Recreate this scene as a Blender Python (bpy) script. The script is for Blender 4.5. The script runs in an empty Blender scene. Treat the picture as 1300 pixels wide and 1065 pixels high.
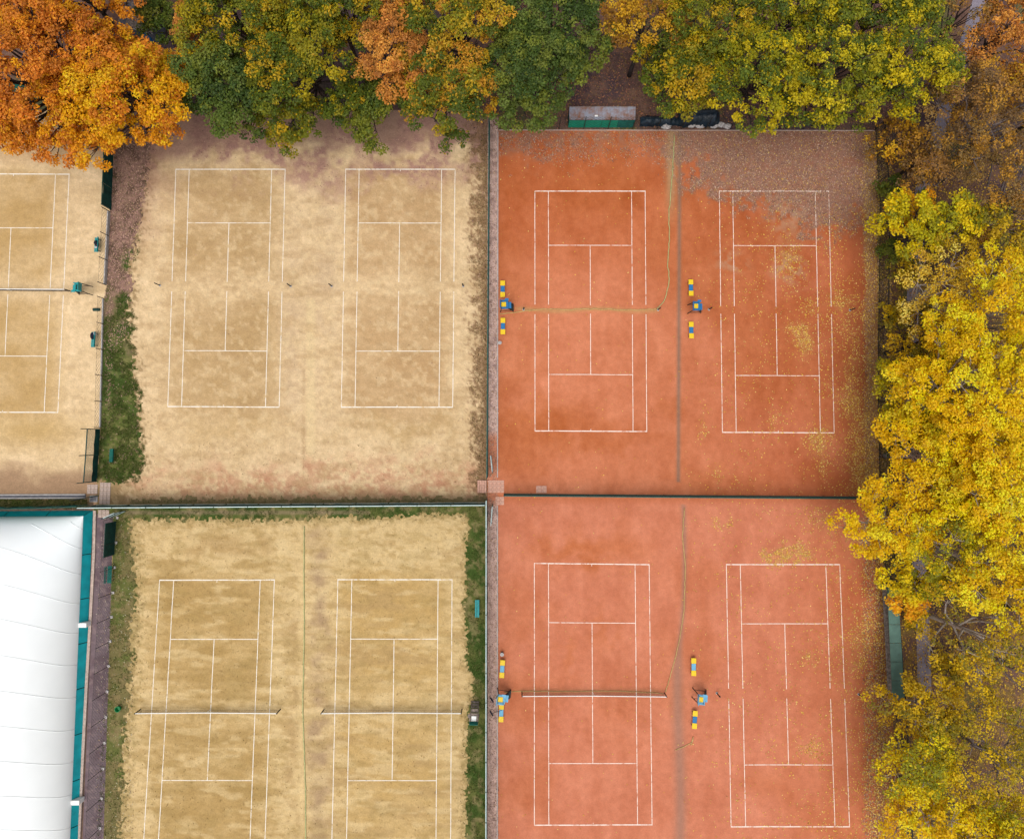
import bpy, math, random
import numpy as np
from mathutils import Vector, Matrix

# ------------------------------------------------------------------ camera, world, sun, exposure
scene = bpy.context.scene
COL = scene.collection
F_PX, CX, CY = 900.0, 650.0, 487.5        # focal length and optical centre in photo pixels (1300 x 1065)
TILT, H = math.radians(4.6), 68.8         # the drone looks almost straight down from about 69 m

cam_d = bpy.data.cameras.new('camera')
cam = bpy.data.objects.new('camera', cam_d); COL.objects.link(cam)
cam.location = (0, 0, H); cam.rotation_euler = (TILT, 0, 0)
cam_d.sensor_fit = 'HORIZONTAL'; cam_d.sensor_width = 36.0
cam_d.lens = 36.0 * F_PX / 1300.0
cam_d.shift_y = -(532.5 - CY) / 1300.0
cam_d.clip_start = 0.5; cam_d.clip_end = 3000
scene.camera = cam

SUN_EL, SUN_AZ = math.radians(72), math.radians(200)
world = bpy.data.worlds.new('World'); scene.world = world; world.use_nodes = True
nt = world.node_tree; nt.nodes.clear()
sky = nt.nodes.new('ShaderNodeTexSky'); sky.sky_type = 'NISHITA'; sky.sun_disc = False
sky.sun_elevation = SUN_EL; sky.sun_rotation = SUN_AZ; sky.air_density = 1.0; sky.dust_density = 4.0; sky.ozone_density = 1.0
hsv = nt.nodes.new('ShaderNodeHueSaturation'); hsv.inputs['Saturation'].default_value = 0.22
bg = nt.nodes.new('ShaderNodeBackground'); bg.inputs['Strength'].default_value = 0.145
wo = nt.nodes.new('ShaderNodeOutputWorld')
nt.links.new(sky.outputs[0], hsv.inputs['Color']); nt.links.new(hsv.outputs[0], bg.inputs['Color']); nt.links.new(bg.outputs[0], wo.inputs['Surface'])
sun_d = bpy.data.lights.new('sun', 'SUN'); sun_d.energy = 1.1; sun_d.angle = math.radians(40); sun_d.color = (1.0, 0.965, 0.91)
sun = bpy.data.objects.new('sun', sun_d); COL.objects.link(sun); sun.location = (0, 0, 100)
sd = Vector((math.sin(SUN_AZ) * math.cos(SUN_EL), math.cos(SUN_AZ) * math.cos(SUN_EL), math.sin(SUN_EL)))
sun.rotation_euler = sd.to_track_quat('Z', 'Y').to_euler()
vs = scene.view_settings; vs.view_transform = 'Standard'; vs.look = 'None'; vs.gamma = 1.0; vs.use_curve_mapping = False
vs.exposure = 0.37

rng = np.random.default_rng(7); random.seed(7)

# ------------------------------------------------------------------ pixel <-> world
ct, st = math.cos(TILT), math.sin(TILT)
def P(px, py, z=0.0):
    x = (px - CX) / F_PX; y = -(py - CY) / F_PX
    dx, dy, dz = x, y * ct + st, y * st - ct
    s = (z - H) / dz
    return Vector((dx * s, dy * s, z))
def Pn(px, py):
    x = (px - CX) / F_PX; y = -(py - CY) / F_PX
    s = -H / (y * st - ct)
    return x * s, (y * ct + st) * s
def pix(X, Y, Z=0.0):
    dz = Z - H
    vy = Y * ct + dz * st; vz = -Y * st + dz * ct
    return CX + F_PX * X / (-vz), CY - F_PX * vy / (-vz)
def mpp(z=0.0): return (H - z) / F_PX

# ------------------------------------------------------------------ colour and noise
K_EXP = 1.4
def lin(c):
    c = np.asarray(c, dtype=float) / 255.0
    return np.where(c <= 0.04045, c / 12.92, ((c + 0.055) / 1.055) ** 2.4)
def alb(c): return np.clip(lin(c) / K_EXP, 0.0, 0.9)
def lalb(c): return np.clip(lin(c) / 1.1, 0.0, 0.84)      # thin leaves: reflection plus light coming through
_tabs = {}
def vnoise(x, y, seed):
    if seed not in _tabs: _tabs[seed] = np.random.default_rng(seed + 1000).random((256, 256))
    T = _tabs[seed]
    xi = np.floor(x).astype(int); yi = np.floor(y).astype(int)
    fx = x - xi; fy = y - yi; fx = fx * fx * (3 - 2 * fx); fy = fy * fy * (3 - 2 * fy)
    a = T[xi % 256, yi % 256]; b = T[(xi + 1) % 256, yi % 256]; c = T[xi % 256, (yi + 1) % 256]; d = T[(xi + 1) % 256, (yi + 1) % 256]
    return (a * (1 - fx) + b * fx) * (1 - fy) + (c * (1 - fx) + d * fx) * fy
def fbm(x, y, scale, seed, octv=4):
    s = 0; a = 0.5; t = 0; f = 1.0 / scale
    for i in range(octv):
        s = s + a * vnoise(x * f + 17.3 * i, y * f + 5.1 * i, seed + i); t += a; a *= 0.55; f *= 2.03
    return np.clip((s / t - 0.5) * 1.7 + 0.5, 0, 1)
def sm(x, a, b):
    t = np.clip((x - a) / (b - a), 0, 1); return t * t * (3 - 2 * t)
def mixc(c, col, m):
    return c + (np.asarray(col, float) - c) * np.clip(m, 0, 1)[..., None]
def boxm(px, py, x0, x1, y0, y1, w=8):
    return sm(px, x0 - w, x0 + w) * (1 - sm(px, x1 - w, x1 + w)) * sm(py, y0 - w, y0 + w) * (1 - sm(py, y1 - w, y1 + w))
def blob(px, py, cx, cy, rx, ry):
    d = ((px - cx) / rx) ** 2 + ((py - cy) / ry) ** 2
    return np.exp(-d)

# ------------------------------------------------------------------ materials
MATS = {}
def nodes_of(name):
    m = bpy.data.materials.new(name); m.use_nodes = True
    n = m.node_tree; b = n.nodes['Principled BSDF']
    return m, n, b
def mat_plain(name, rgb, rough=0.6, metal=0.0, var=0.12, scale=6.0, bump=0.0, spec=0.3):
    """plain procedural paint/metal: base colour broken up by two noises"""
    if name in MATS: return MATS[name]
    m, n, b = nodes_of(name); c = alb(rgb)
    tc = n.nodes.new('ShaderNodeTexCoord')
    no = n.nodes.new('ShaderNodeTexNoise'); no.inputs['Scale'].default_value = scale; no.inputs['Detail'].default_value = 6
    n.links.new(tc.outputs['Object'], no.inputs['Vector'])
    r = n.nodes.new('ShaderNodeValToRGB')
    r.color_ramp.elements[0].position = 0.3; r.color_ramp.elements[1].position = 0.7
    r.color_ramp.elements[0].color = (*[v * (1 - var * 2) for v in c], 1); r.color_ramp.elements[1].color = (*[min(0.92, v * (1 + var)) for v in c], 1)
    n.links.new(no.outputs['Fac'], r.inputs['Fac']); n.links.new(r.outputs['Color'], b.inputs['Base Color'])
    b.inputs['Roughness'].default_value = rough; b.inputs['Metallic'].default_value = metal; b.inputs['Specular IOR Level'].default_value = spec
    if bump:
        bp = n.nodes.new('ShaderNodeBump'); bp.inputs['Strength'].default_value = bump; bp.inputs['Distance'].default_value = 0.02
        n.links.new(no.outputs['Fac'], bp.inputs['Height']); n.links.new(bp.outputs[0], b.inputs['Normal'])
    MATS[name] = m; return m
def mat_ground(name, grain=0.16, gscale=9.0, bump=0.35, rough=0.95):
    """vertex colour (soil, stains, wear) times fine grain noise at two sizes"""
    m, n, b = nodes_of(name)
    at = n.nodes.new('ShaderNodeAttribute'); at.attribute_name = 'Col'
    tc = n.nodes.new('ShaderNodeTexCoord')
    n1 = n.nodes.new('ShaderNodeTexNoise'); n1.inputs['Scale'].default_value = gscale; n1.inputs['Detail'].default_value = 5; n1.inputs['Roughness'].default_value = 0.75
    n2 = n.nodes.new('ShaderNodeTexNoise'); n2.inputs['Scale'].default_value = gscale * 0.28; n2.inputs['Detail'].default_value = 8; n2.inputs['Roughness'].default_value = 0.7
    for q in (n1, n2): n.links.new(tc.outputs['Object'], q.inputs['Vector'])
    mr = n.nodes.new('ShaderNodeMapRange'); mr.inputs[1].default_value = 0.25; mr.inputs[2].default_value = 0.75; mr.inputs[3].default_value = 1 - grain * 1.3; mr.inputs[4].default_value = 1 + grain * 1.3
    mr2 = n.nodes.new('ShaderNodeMapRange'); mr2.inputs[1].default_value = 0.3; mr2.inputs[2].default_value = 0.7; mr2.inputs[3].default_value = 1 - grain * 0.8; mr2.inputs[4].default_value = 1 + grain * 0.8
    n.links.new(n1.outputs['Fac'], mr.inputs[0]); n.links.new(n2.outputs['Fac'], mr2.inputs[0])
    mu = n.nodes.new('ShaderNodeMath'); mu.operation = 'MULTIPLY'
    n.links.new(mr.outputs[0], mu.inputs[0]); n.links.new(mr2.outputs[0], mu.inputs[1])
    vm = n.nodes.new('ShaderNodeVectorMath'); vm.operation = 'SCALE'
    n.links.new(at.outputs['Color'], vm.inputs[0]); n.links.new(mu.outputs[0], vm.inputs['Scale'])
    n.links.new(vm.outputs[0], b.inputs['Base Color'])
    b.inputs['Roughness'].default_value = rough; b.inputs['Specular IOR Level'].default_value = 0.15
    bp = n.nodes.new('ShaderNodeBump'); bp.inputs['Strength'].default_value = bump; bp.inputs['Distance'].default_value = 0.04
    n.links.new(n1.outputs['Fac'], bp.inputs['Height']); n.links.new(bp.outputs[0], b.inputs['Normal'])
    MATS[name] = m; return m
def mat_leaf(name, transl=0.35, rough=0.55):
    m, n, b = nodes_of(name)
    at = n.nodes.new('ShaderNodeAttribute'); at.attribute_name = 'Col'
    n.links.new(at.outputs['Color'], b.inputs['Base Color'])
    b.inputs['Roughness'].default_value = rough; b.inputs['Specular IOR Level'].default_value = 0.25
    if transl > 0:
        t = n.nodes.new('ShaderNodeBsdfTranslucent'); n.links.new(at.outputs['Color'], t.inputs['Color'])
        mx = n.nodes.new('ShaderNodeMixShader'); mx.inputs[0].default_value = transl
        n.links.new(b.outputs[0], mx.inputs[1]); n.links.new(t.outputs[0], mx.inputs[2])
        n.links.new(mx.outputs[0], n.nodes['Material Output'].inputs['Surface'])
    MATS[name] = m; return m
def mat_line(name, rgb, soil):
    """tape or paint line with scuffed gaps where the soil colour shows"""
    m, n, b = nodes_of(name)
    tc = n.nodes.new('ShaderNodeTexCoord')
    no = n.nodes.new('ShaderNodeTexNoise'); no.inputs['Scale'].default_value = 1.7; no.inputs['Detail'].default_value = 9; no.inputs['Roughness'].default_value = 0.75
    n.links.new(tc.outputs['Object'], no.inputs['Vector'])
    r = n.nodes.new('ShaderNodeValToRGB'); e = r.color_ramp.elements
    e[0].position = 0.36; e[0].color = (*alb(soil), 1); e[1].position = 0.5; e[1].color = (*alb(rgb), 1)
    n.links.new(no.outputs['Fac'], r.inputs['Fac']); n.links.new(r.outputs['Color'], b.inputs['Base Color'])
    b.inputs['Roughness'].default_value = 0.8
    MATS[name] = m; return m

# ------------------------------------------------------------------ mesh helpers
class MB:
    def __init__(s): s.v = []; s.f = []
    def add(s, vs_, fs_):
        o = len(s.v); s.v.extend([tuple(q) for q in vs_]); s.f.extend([tuple(i + o for i in q) for q in fs_]); return s
    def box(s, c, d, rz=0.0, rx=0.0, ry=0.0):
        M = Matrix.Rotation(rz, 3, 'Z') @ Matrix.Rotation(ry, 3, 'Y') @ Matrix.Rotation(rx, 3, 'X')
        c = Vector(c); h = Vector(d) / 2
        vs_ = [c + M @ Vector((sx * h.x, sy * h.y, sz * h.z)) for sz in (-1, 1) for sy in (-1, 1) for sx in (-1, 1)]
        return s.add(vs_, [(0, 2, 3, 1), (4, 5, 7, 6), (0, 1, 5, 4), (2, 6, 7, 3), (0, 4, 6, 2), (1, 3, 7, 5)])
    def bar(s, a, b, w, h=None):
        """rectangular bar from a to b"""
        a = Vector(a); b = Vector(b); h = h or w; d = (b - a).normalized()
        up = Vector((0, 0, 1)) if abs(d.z) < 0.95 else Vector((0, 1, 0))
        r = d.cross(up).normalized(); u = r.cross(d)
        vs_ = [p + r * (sx * w / 2) + u * (sz * h / 2) for p in (a, b) for sx, sz in ((-1, -1), (1, -1), (1, 1), (-1, 1))]
        return s.add(vs_, [(0, 3, 2, 1), (4, 5, 6, 7), (0, 1, 5, 4), (1, 2, 6, 5), (2, 3, 7, 6), (3, 0, 4, 7)])
    def tube(s, pts, rad, n=6, cap=True):
        pts = [Vector(p) for p in pts]; k = len(pts)
        if not hasattr(rad, '__len__'): rad = [rad] * k
        o = len(s.v)
        for i, p in enumerate(pts):
            d = (pts[min(i + 1, k - 1)] - pts[max(i - 1, 0)]).normalized()
            up = Vector((0, 0, 1)) if abs(d.z) < 0.9 else Vector((1, 0, 0))
            r = d.cross(up).normalized(); u = r.cross(d)
            for j in range(n):
                a = 2 * math.pi * j / n
                s.v.append(tuple(p + (r * math.cos(a) + u * math.sin(a)) * rad[i]))
        for i in range(k - 1):
            for j in range(n):
                j2 = (j + 1) % n
                s.f.append((o + i * n + j, o + i * n + j2, o + (i + 1) * n + j2, o + (i + 1) * n + j))
        if cap:
            s.f.append(tuple(o + j for j in range(n - 1, -1, -1))); s.f.append(tuple(o + (k - 1) * n + j for j in range(n)))
        return s
    def build(s, name, mat, parent=None, smooth=False, bevel=0.0):
        me = bpy.data.meshes.new(name); me.from_pydata(s.v, [], s.f); me.update()
        o = bpy.data.objects.new(name, me); COL.objects.link(o)
        if mat: me.materials.append(MATS[mat] if isinstance(mat, str) else mat)
        if smooth: me.polygons.foreach_set('use_smooth', [True] * len(me.polygons))
        if parent: o.parent = parent
        if bevel:
            md = o.modifiers.new('bevel', 'BEVEL'); md.width = bevel; md.segments = 2; md.limit_method = 'ANGLE'
        return o
def tag(o, label=None, cat=None, group=None, kind=None):
    if label: o['label'] = label
    if cat: o['category'] = cat
    if group: o['group'] = group
    if kind: o['kind'] = kind
    return o
def thing(name, loc, label, cat, group=None, rz=0.0):
    o = bpy.data.objects.new(name, None); COL.objects.link(o); o.location = loc; o.rotation_euler = (0, 0, rz)
    o.empty_display_size = 0.3
    return tag(o, label, cat, group)
def copy_tree(o, parent=None):
    c = o.copy(); COL.objects.link(c)
    if parent: c.parent = parent
    for ch in list(o.children): copy_tree(ch, c)
    return c
def fast_mesh(name, V, Q, mat, parent=None, col=None, smooth=False):
    """V (n,3), Q (m,4) index quads, col (n,3) linear albedo"""
    me = bpy.data.meshes.new(name); nv, nf = len(V), len(Q); k = Q.shape[1]
    me.vertices.add(nv); me.vertices.foreach_set('co', np.ascontiguousarray(V, dtype=np.float32).ravel())
    me.loops.add(nf * k); me.loops.foreach_set('vertex_index', np.ascontiguousarray(Q, dtype=np.int32).ravel())
    me.polygons.add(nf); me.polygons.foreach_set('loop_start', np.arange(0, nf * k, k, dtype=np.int32))
    me.update(calc_edges=True)
    if col is not None:
        a = me.color_attributes.new('Col', 'FLOAT_COLOR', 'POINT')
        rgba = np.ones((nv, 4), np.float32); rgba[:, :3] = col; a.data.foreach_set('color', rgba.ravel())
    if smooth: me.polygons.foreach_set('use_smooth', np.ones(nf, bool))
    me.materials.append(MATS[mat])
    o = bpy.data.objects.new(name, me); COL.objects.link(o)
    if parent: o.parent = parent
    return o
def leaf_mesh(name, pos, nrm, size, col, mat, parent=None, aspect=0.62, fold=0.18, single=False):
    """one folded four-cornered leaf per point"""
    n = len(pos); nrm = nrm / np.linalg.norm(nrm, axis=1, keepdims=True)
    rv = rng.normal(size=(n, 3)); t = np.cross(nrm, rv); t /= np.linalg.norm(t, axis=1, keepdims=True); b = np.cross(nrm, t)
    L = (size * 0.5)[:, None]; W = L * aspect
    V = np.empty((n, 4, 3))
    V[:, 0] = pos - t * L; V[:, 2] = pos + t * L
    V[:, 1] = pos + b * W + nrm * L * fold; V[:, 3] = pos - b * W + nrm * L * fold
    Q = np.arange(n * 4).reshape(n, 4)
    return fast_mesh(name, V.reshape(-1, 3), Q, mat, parent, np.repeat(col, 4, axis=0))

for nm, a in dict(sand=(0.17, 7.0), clay=(0.13, 8.0), litter=(0.30, 6.0), verge=(0.25, 8.0), asphalt=(0.16, 9.0), gravel=(0.3, 8.0)).items():
    mat_ground(nm, *a)
mat_leaf('leaf', 0.45); mat_leaf('fallen', 0.0, 0.8); mat_leaf('blade', 0.2, 0.7)
mat_plain('green_metal', (16, 74, 66), 0.55, 0.0, 0.2)
mat_plain('green_rail', (26, 92, 82), 0.55, 0, 0.2)
mat_plain('dark_metal', (46, 50, 48), 0.6, 0.2, 0.2)
mat_plain('screen', (10, 72, 66), 0.85, 0, 0.22, 2.0)
mat_plain('screen_teal', (20, 120, 108), 0.85, 0, 0.2, 2.0)
mat_plain('pale_rail', (205, 226, 224), 0.5, 0, 0.1)
mat_plain('wire', (44, 72, 66), 0.6, 0.3, 0.2)
mat_plain('white_paint', (262, 262, 258), 0.6, 0, 0.07)
mat_plain('concrete', (196, 190, 186), 0.9, 0, 0.14, 4.0, 0.3)
mat_plain('concrete_dark', (112, 112, 124), 0.9, 0, 0.2, 3.0, 0.3)
mat_plain('paver_pink', (222, 172, 150), 0.9, 0, 0.16, 5.0, 0.3)
mat_plain('paver_grey', (206, 182, 168), 0.9, 0, 0.16, 5.0, 0.3)
mat_plain('yellow_plastic', (250, 208, 12), 0.5, 0, 0.07, 8.0)
mat_plain('blue_plastic', (20, 118, 178), 0.5, 0, 0.12, 8.0)
mat_plain('light_blue', (110, 182, 218), 0.5, 0, 0.12, 8.0)
mat_plain('teal_plastic', (24, 160, 162), 0.55, 0, 0.12, 6.0)
mat_plain('net_cord', (52, 50, 52), 0.8, 0, 0.15)
mat_plain('membrane', (278, 282, 290), 0.55, 0, 0.015, 0.4)
mat_plain('skirt', (8, 168, 178), 0.6, 0, 0.12, 1.2)
mat_plain('bark_dark', (74, 62, 58), 0.95, 0, 0.3, 5.0, 0.6)
mat_plain('bark_grey', (140, 126, 122), 0.95, 0, 0.25, 5.0, 0.6)
mat_plain('bark_pale', (192, 180, 168), 0.9, 0, 0.22, 5.0, 0.5)
mat_plain('tarp', (18, 40, 58), 0.45, 0, 0.3, 1.5, 0.3, 0.4)
mat_plain('sack', (226, 216, 212), 0.85, 0, 0.15, 4.0, 0.4)
mat_plain('hose_green', (190, 192, 130), 0.6, 0, 0.15)
mat_plain('hose_tan', (208, 178, 112), 0.6, 0, 0.15)
mat_plain('bag_dark', (22, 26, 48), 0.7, 0, 0.2)
mat_plain('cloth_maroon', (110, 24, 48), 0.85, 0, 0.2)
mat_plain('cloth_white', (236, 236, 240), 0.85, 0, 0.1)
mat_plain('wood_weathered', (150, 134, 124), 0.9, 0, 0.3, 6.0, 0.4)
mat_plain('bucket_green', (24, 160, 92), 0.5, 0, 0.1)
mat_plain('green_roof', (92, 126, 114), 0.6, 0, 0.16, 1.2)
mat_line('line_sand', (252, 244, 230), (222, 192, 143))
mat_line('line_clay', (252, 232, 218), (206, 124, 88))
# rusty corrugated sheet
m, n, b = nodes_of('rusty_sheet')
tc = n.nodes.new('ShaderNodeTexCoord'); no = n.nodes.new('ShaderNodeTexNoise'); no.inputs['Scale'].default_value = 1.6; no.inputs['Detail'].default_value = 8; no.inputs['Roughness'].default_value = 0.7
rp = n.nodes.new('ShaderNodeValToRGB'); e = rp.color_ramp.elements
e[0].position = 0.42; e[0].color = (*alb((160, 164, 178)), 1); e[1].position = 0.62; e[1].color = (*alb((150, 106, 86)), 1)
n.links.new(tc.outputs['Object'], no.inputs['Vector']); n.links.new(no.outputs['Fac'], rp.inputs['Fac']); n.links.new(rp.outputs['Color'], b.inputs['Base Color'])
b.inputs['Roughness'].default_value = 0.6; b.inputs['Metallic'].default_value = 0.2; MATS['rusty_sheet'] = m

# ------------------------------------------------------------------ ground sheets
def grid_sheet(name, quad, step, colfn, mat, z, keep=None, rough_z=0.0):
    """grid between four photo corners TL, TR, BR, BL on the ground plane; colfn(px,py,X,Y) -> sRGB"""
    c = [P(*q) for q in quad]
    nu = max(2, int((c[1] - c[0]).length / step)); nv = max(2, int((c[3] - c[0]).length / step))
    u, v = np.meshgrid(np.linspace(0, 1, nu + 1), np.linspace(0, 1, nv + 1)); u = u.ravel(); v = v.ravel()
    X = (1 - v) * ((1 - u) * c[0].x + u * c[1].x) + v * ((1 - u) * c[3].x + u * c[2].x)
    Y = (1 - v) * ((1 - u) * c[0].y + u * c[1].y) + v * ((1 - u) * c[3].y + u * c[2].y)
    px, py = pix(X, Y)
    col = alb(colfn(px, py, X, Y))
    Z = np.full_like(X, z)
    if rough_z: Z = Z + rough_z * fbm(X, Y, 1.0, 90, 3)
    i = np.arange(nu * nv); r = i // nu; k = i % nu; a = r * (nu + 1) + k
    Q = np.stack([a, a + nu + 1, a + nu + 2, a + 1], 1)
    V = np.stack([X, Y, Z], 1)
    if keep is not None:
        kk = keep(px, py, X, Y); Q = Q[kk[Q].mean(1) > 0.5]
        used = np.unique(Q); mp = np.full(len(V), -1); mp[used] = np.arange(len(used)); V = V[used]; col = col[used]; Q = mp[Q]
    o = fast_mesh(name, V, Q, mat, None, col); tag(o, kind='structure')
    return o

def forest_col(px, py, X, Y):
    c = np.zeros(px.shape + (3,)) + (112, 84, 74)
    a = fbm(X, Y, 6, 1); b_ = fbm(X, Y, 1.2, 5); d = fbm(X, Y, 0.5, 9)
    c = mixc(c, (86, 68, 72), sm(a, .4, .75)); c = mixc(c, (138, 104, 84), sm(b_, .5, .9) * .7)
    c = mixc(c, (98, 104, 54), sm(fbm(X, Y, 4, 12), .62, .8) * .6)
    e = sm(px, 1090, 1120) * sm(py, 230, 300)
    c = mixc(c, (150, 122, 58), e * sm(d, .35, .75) * .75)
    return c
# far ground: a coarse ring-free big sheet under everything
g = MB().add([(-700, -700, -0.03), (700, -700, -0.03), (700, 700, -0.03), (-700, 700, -0.03)], [(0, 1, 2, 3)]).build('ground', None)
gm, gn, gb = nodes_of('far_litter')
gtc = gn.nodes.new('ShaderNodeTexCoord'); gno = gn.nodes.new('ShaderNodeTexNoise'); gno.inputs['Scale'].default_value = 1.2; gno.inputs['Detail'].default_value = 10
grp = gn.nodes.new('ShaderNodeValToRGB'); grp.color_ramp.elements[0].position = .3; grp.color_ramp.elements[1].position = .7
grp.color_ramp.elements[0].color = (*alb((86, 66, 62)), 1); grp.color_ramp.elements[1].color = (*alb((136, 106, 84)), 1)
gn.links.new(gtc.outputs['Object'], gno.inputs['Vector']); gn.links.new(gno.outputs['Fac'], grp.inputs['Fac']); gn.links.new(grp.outputs['Color'], gb.inputs['Base Color']); gb.inputs['Roughness'].default_value = .95
g.data.materials.append(gm); tag(g, kind='structure')
grid_sheet('forest_floor', [(-120, -160), (1480, -160), (1480, 172), (-120, 172)], 0.25, forest_col, 'litter', -0.02)
grid_sheet('forest_floor', [(1090, 172), (1480, 172), (1480, 1180), (1090, 1180)], 0.25, forest_col, 'litter', -0.02)

def interp(py, pts):
    a = np.array(pts, float); return np.interp(py, a[:, 0], a[:, 1])
W_R = [(170, 196), (215, 187), (240, 184), (270, 179), (310, 171), (340, 166), (370, 168), (400, 164), (430, 165), (460, 170), (500, 174), (540, 178), (570, 180), (596, 177), (610, 166)]
W_L = [(170, 146), (268, 139), (363, 135), (380, 132), (545, 127.5), (612, 122)]
M_T = [(150, 652), (170, 660), (250, 661), (320, 660), (400, 659), (470, 656), (560, 654), (596, 653)]
R_L = [(640, 594), (700, 592), (760, 590), (845, 593), (862, 603), (880, 600), (900, 594), (1000, 592), (1180, 590)]
L_R = [(640, 165), (690, 169), (760, 172), (800, 170), (850, 167), (900, 162), (975, 157), (1180, 150)]
L_L = [(640, 140), (675, 148), (975, 131), (1180, 121)]
LIT_S = [(800, 218), (880, 244), (960, 252), (1005, 276), (1040, 298), (1064, 292), (1080, 280), (1110, 272)]
def sand_base(px, py, X, Y, sd=20):
    n1 = fbm(X, Y, 7, sd); n2 = fbm(X, Y, 1.8, sd + 6); n3 = fbm(X * 0.35, Y, 0.7, sd + 11, 3); n4 = fbm(X, Y, 0.35, sd + 15, 2)
    c = np.zeros(px.shape + (3,)) + (224, 193, 149)
    n5 = fbm(X, Y, 0.22, sd + 18, 2)
    c = c + ((n1 - .5) * 12)[..., None] + ((n2 - .5) * 11)[..., None] * (1, 1.02, 1.1) + ((n3 - .5) * 16)[..., None] + ((n4 - .5) * 13)[..., None] + ((n5 - .5) * 12)[..., None]
    return c, n1, n2, n3
def wear(c, px, py, X, Y, x0, x1, y0, y1, yn, col, s, seed):
    """playing area between the base lines scuffed down to darker soil, the middle by the net left pale"""
    n = fbm(X, Y, 2.6, seed); n2 = fbm(X * .5, Y, 1.1, seed + 4)
    m = boxm(px + (n2 - .5) * 14, py + (n - .5) * 24, x0 + 8, x1 - 8, y0 - 4, y1 + 14, 18)
    mid = np.exp(-((py - yn) / 20.0) ** 2)
    return mixc(c, col, m * (1 - .75 * mid) * (0.55 + 0.5 * sm(n * .5 + n2 * .5, .2, .85)) * s)

def sand_upper(px, py, X, Y):
    c, n1, n2, n3 = sand_base(px, py, X, Y, 20)
    wx = px + (fbm(X, Y, 2.2, 50) - .5) * 40; wy = py + (fbm(X, Y, 2.2, 57) - .5) * 40
    c = wear(c, px, py, X, Y, 213, 362, 215, 517, 362, (184, 150, 102), .85, 60)
    c = wear(c, px, py, X, Y, 433, 578, 215, 517, 362, (188, 150, 104), .8, 66)
    c = mixc(c, (186, 152, 100), blob(wx, wy, 290, 548, 70, 22) * .55 + blob(wx, wy, 525, 545, 70, 20) * .6)
    # strip between the courts: pale lane with greyer soil beside it
    c = mixc(c, (200, 170, 134), blob(px, py, 372, 430, 16, 130) * sm(n2, .2, .8) * .7 + blob(px, py, 412, 330, 16, 190) * sm(n2, .2, .8) * .65)
    c = mixc(c, (228, 200, 152), boxm(px, py, 389, 400, 380, 600, 3) * .75)
    c = mixc(c, (176, 142, 102), boxm(px, py, 384, 387, 470, 630, 2) * .5 * (n2 > .45))
    # reddish clay dust along the south side
    c = mixc(c, (202, 152, 118), sm(wy, 572, 620) * sm(fbm(X, Y, 1.3, 71) * .55 + fbm(X, Y, .3, 72, 2) * .45, .36, .64) * (.3 + .7 * sm(px, 120, 330)) * .85)
    c = mixc(c, (188, 132, 100), sm(wy, 588, 625) * sm(fbm(X, Y, .7, 74), .5, .75) * .6)
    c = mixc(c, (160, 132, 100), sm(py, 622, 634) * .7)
    c = mixc(c, (150, 124, 86), sm(px + (fbm(X, Y, .22, 86, 2) - .5) * 30 - interp(py, W_R) , 9, -7) * .8)
    st_ = fbm(X * .4, Y, .8, 305, 4); c = mixc(c, (184, 150, 106), sm(st_, .5, .85) * .38); c = mixc(c, (232, 204, 160), sm(fbm(X, Y, .5, 313, 3), .6, .85) * .4)
    # mauve leaf dust below the trees
    ed = sm(fbm(X, Y, 2.4, 77), .33, .62)
    c = mixc(c, (172, 130, 116), (1 - sm(wy, 190, 262)) * ed * (.45 + .55 * sm(fbm(X, Y, .4, 79, 2), .3, .6)) * .95)
    c = mixc(c, (166, 126, 112), (1 - sm(wy, 172, 200)) * .75)
    c = mixc(c, (158, 118, 98), blob(wx, wy, 185, 230, 26, 60) * .6)
    # brown fringe along the east fence
    c = mixc(c, (146, 112, 82), sm(px + (fbm(X, Y, .8, 81) - .5) * 14 + (fbm(X, Y, .2, 85, 2) - .5) * 26, 594, 613) * .8)
    return c
def sand_far_west(px, py, X, Y):
    c, n1, n2, n3 = sand_base(px, py, X, Y, 24)
    c = wear(c, px, py, X, Y, -60, 80, 221, 523, 369, (188, 152, 96), .8, 84)
    c = mixc(c, (190, 154, 92), blob(px, py, 40, 548, 60, 18) * .6)
    wy = py + (fbm(X, Y, 2, 87) - .5) * 26
    c = mixc(c, (168, 134, 104), sm(wy, 584, 618) * .9)
    c = mixc(c, (186, 146, 104), (1 - sm(py, 190, 215)) * .5)
    return c
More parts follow.
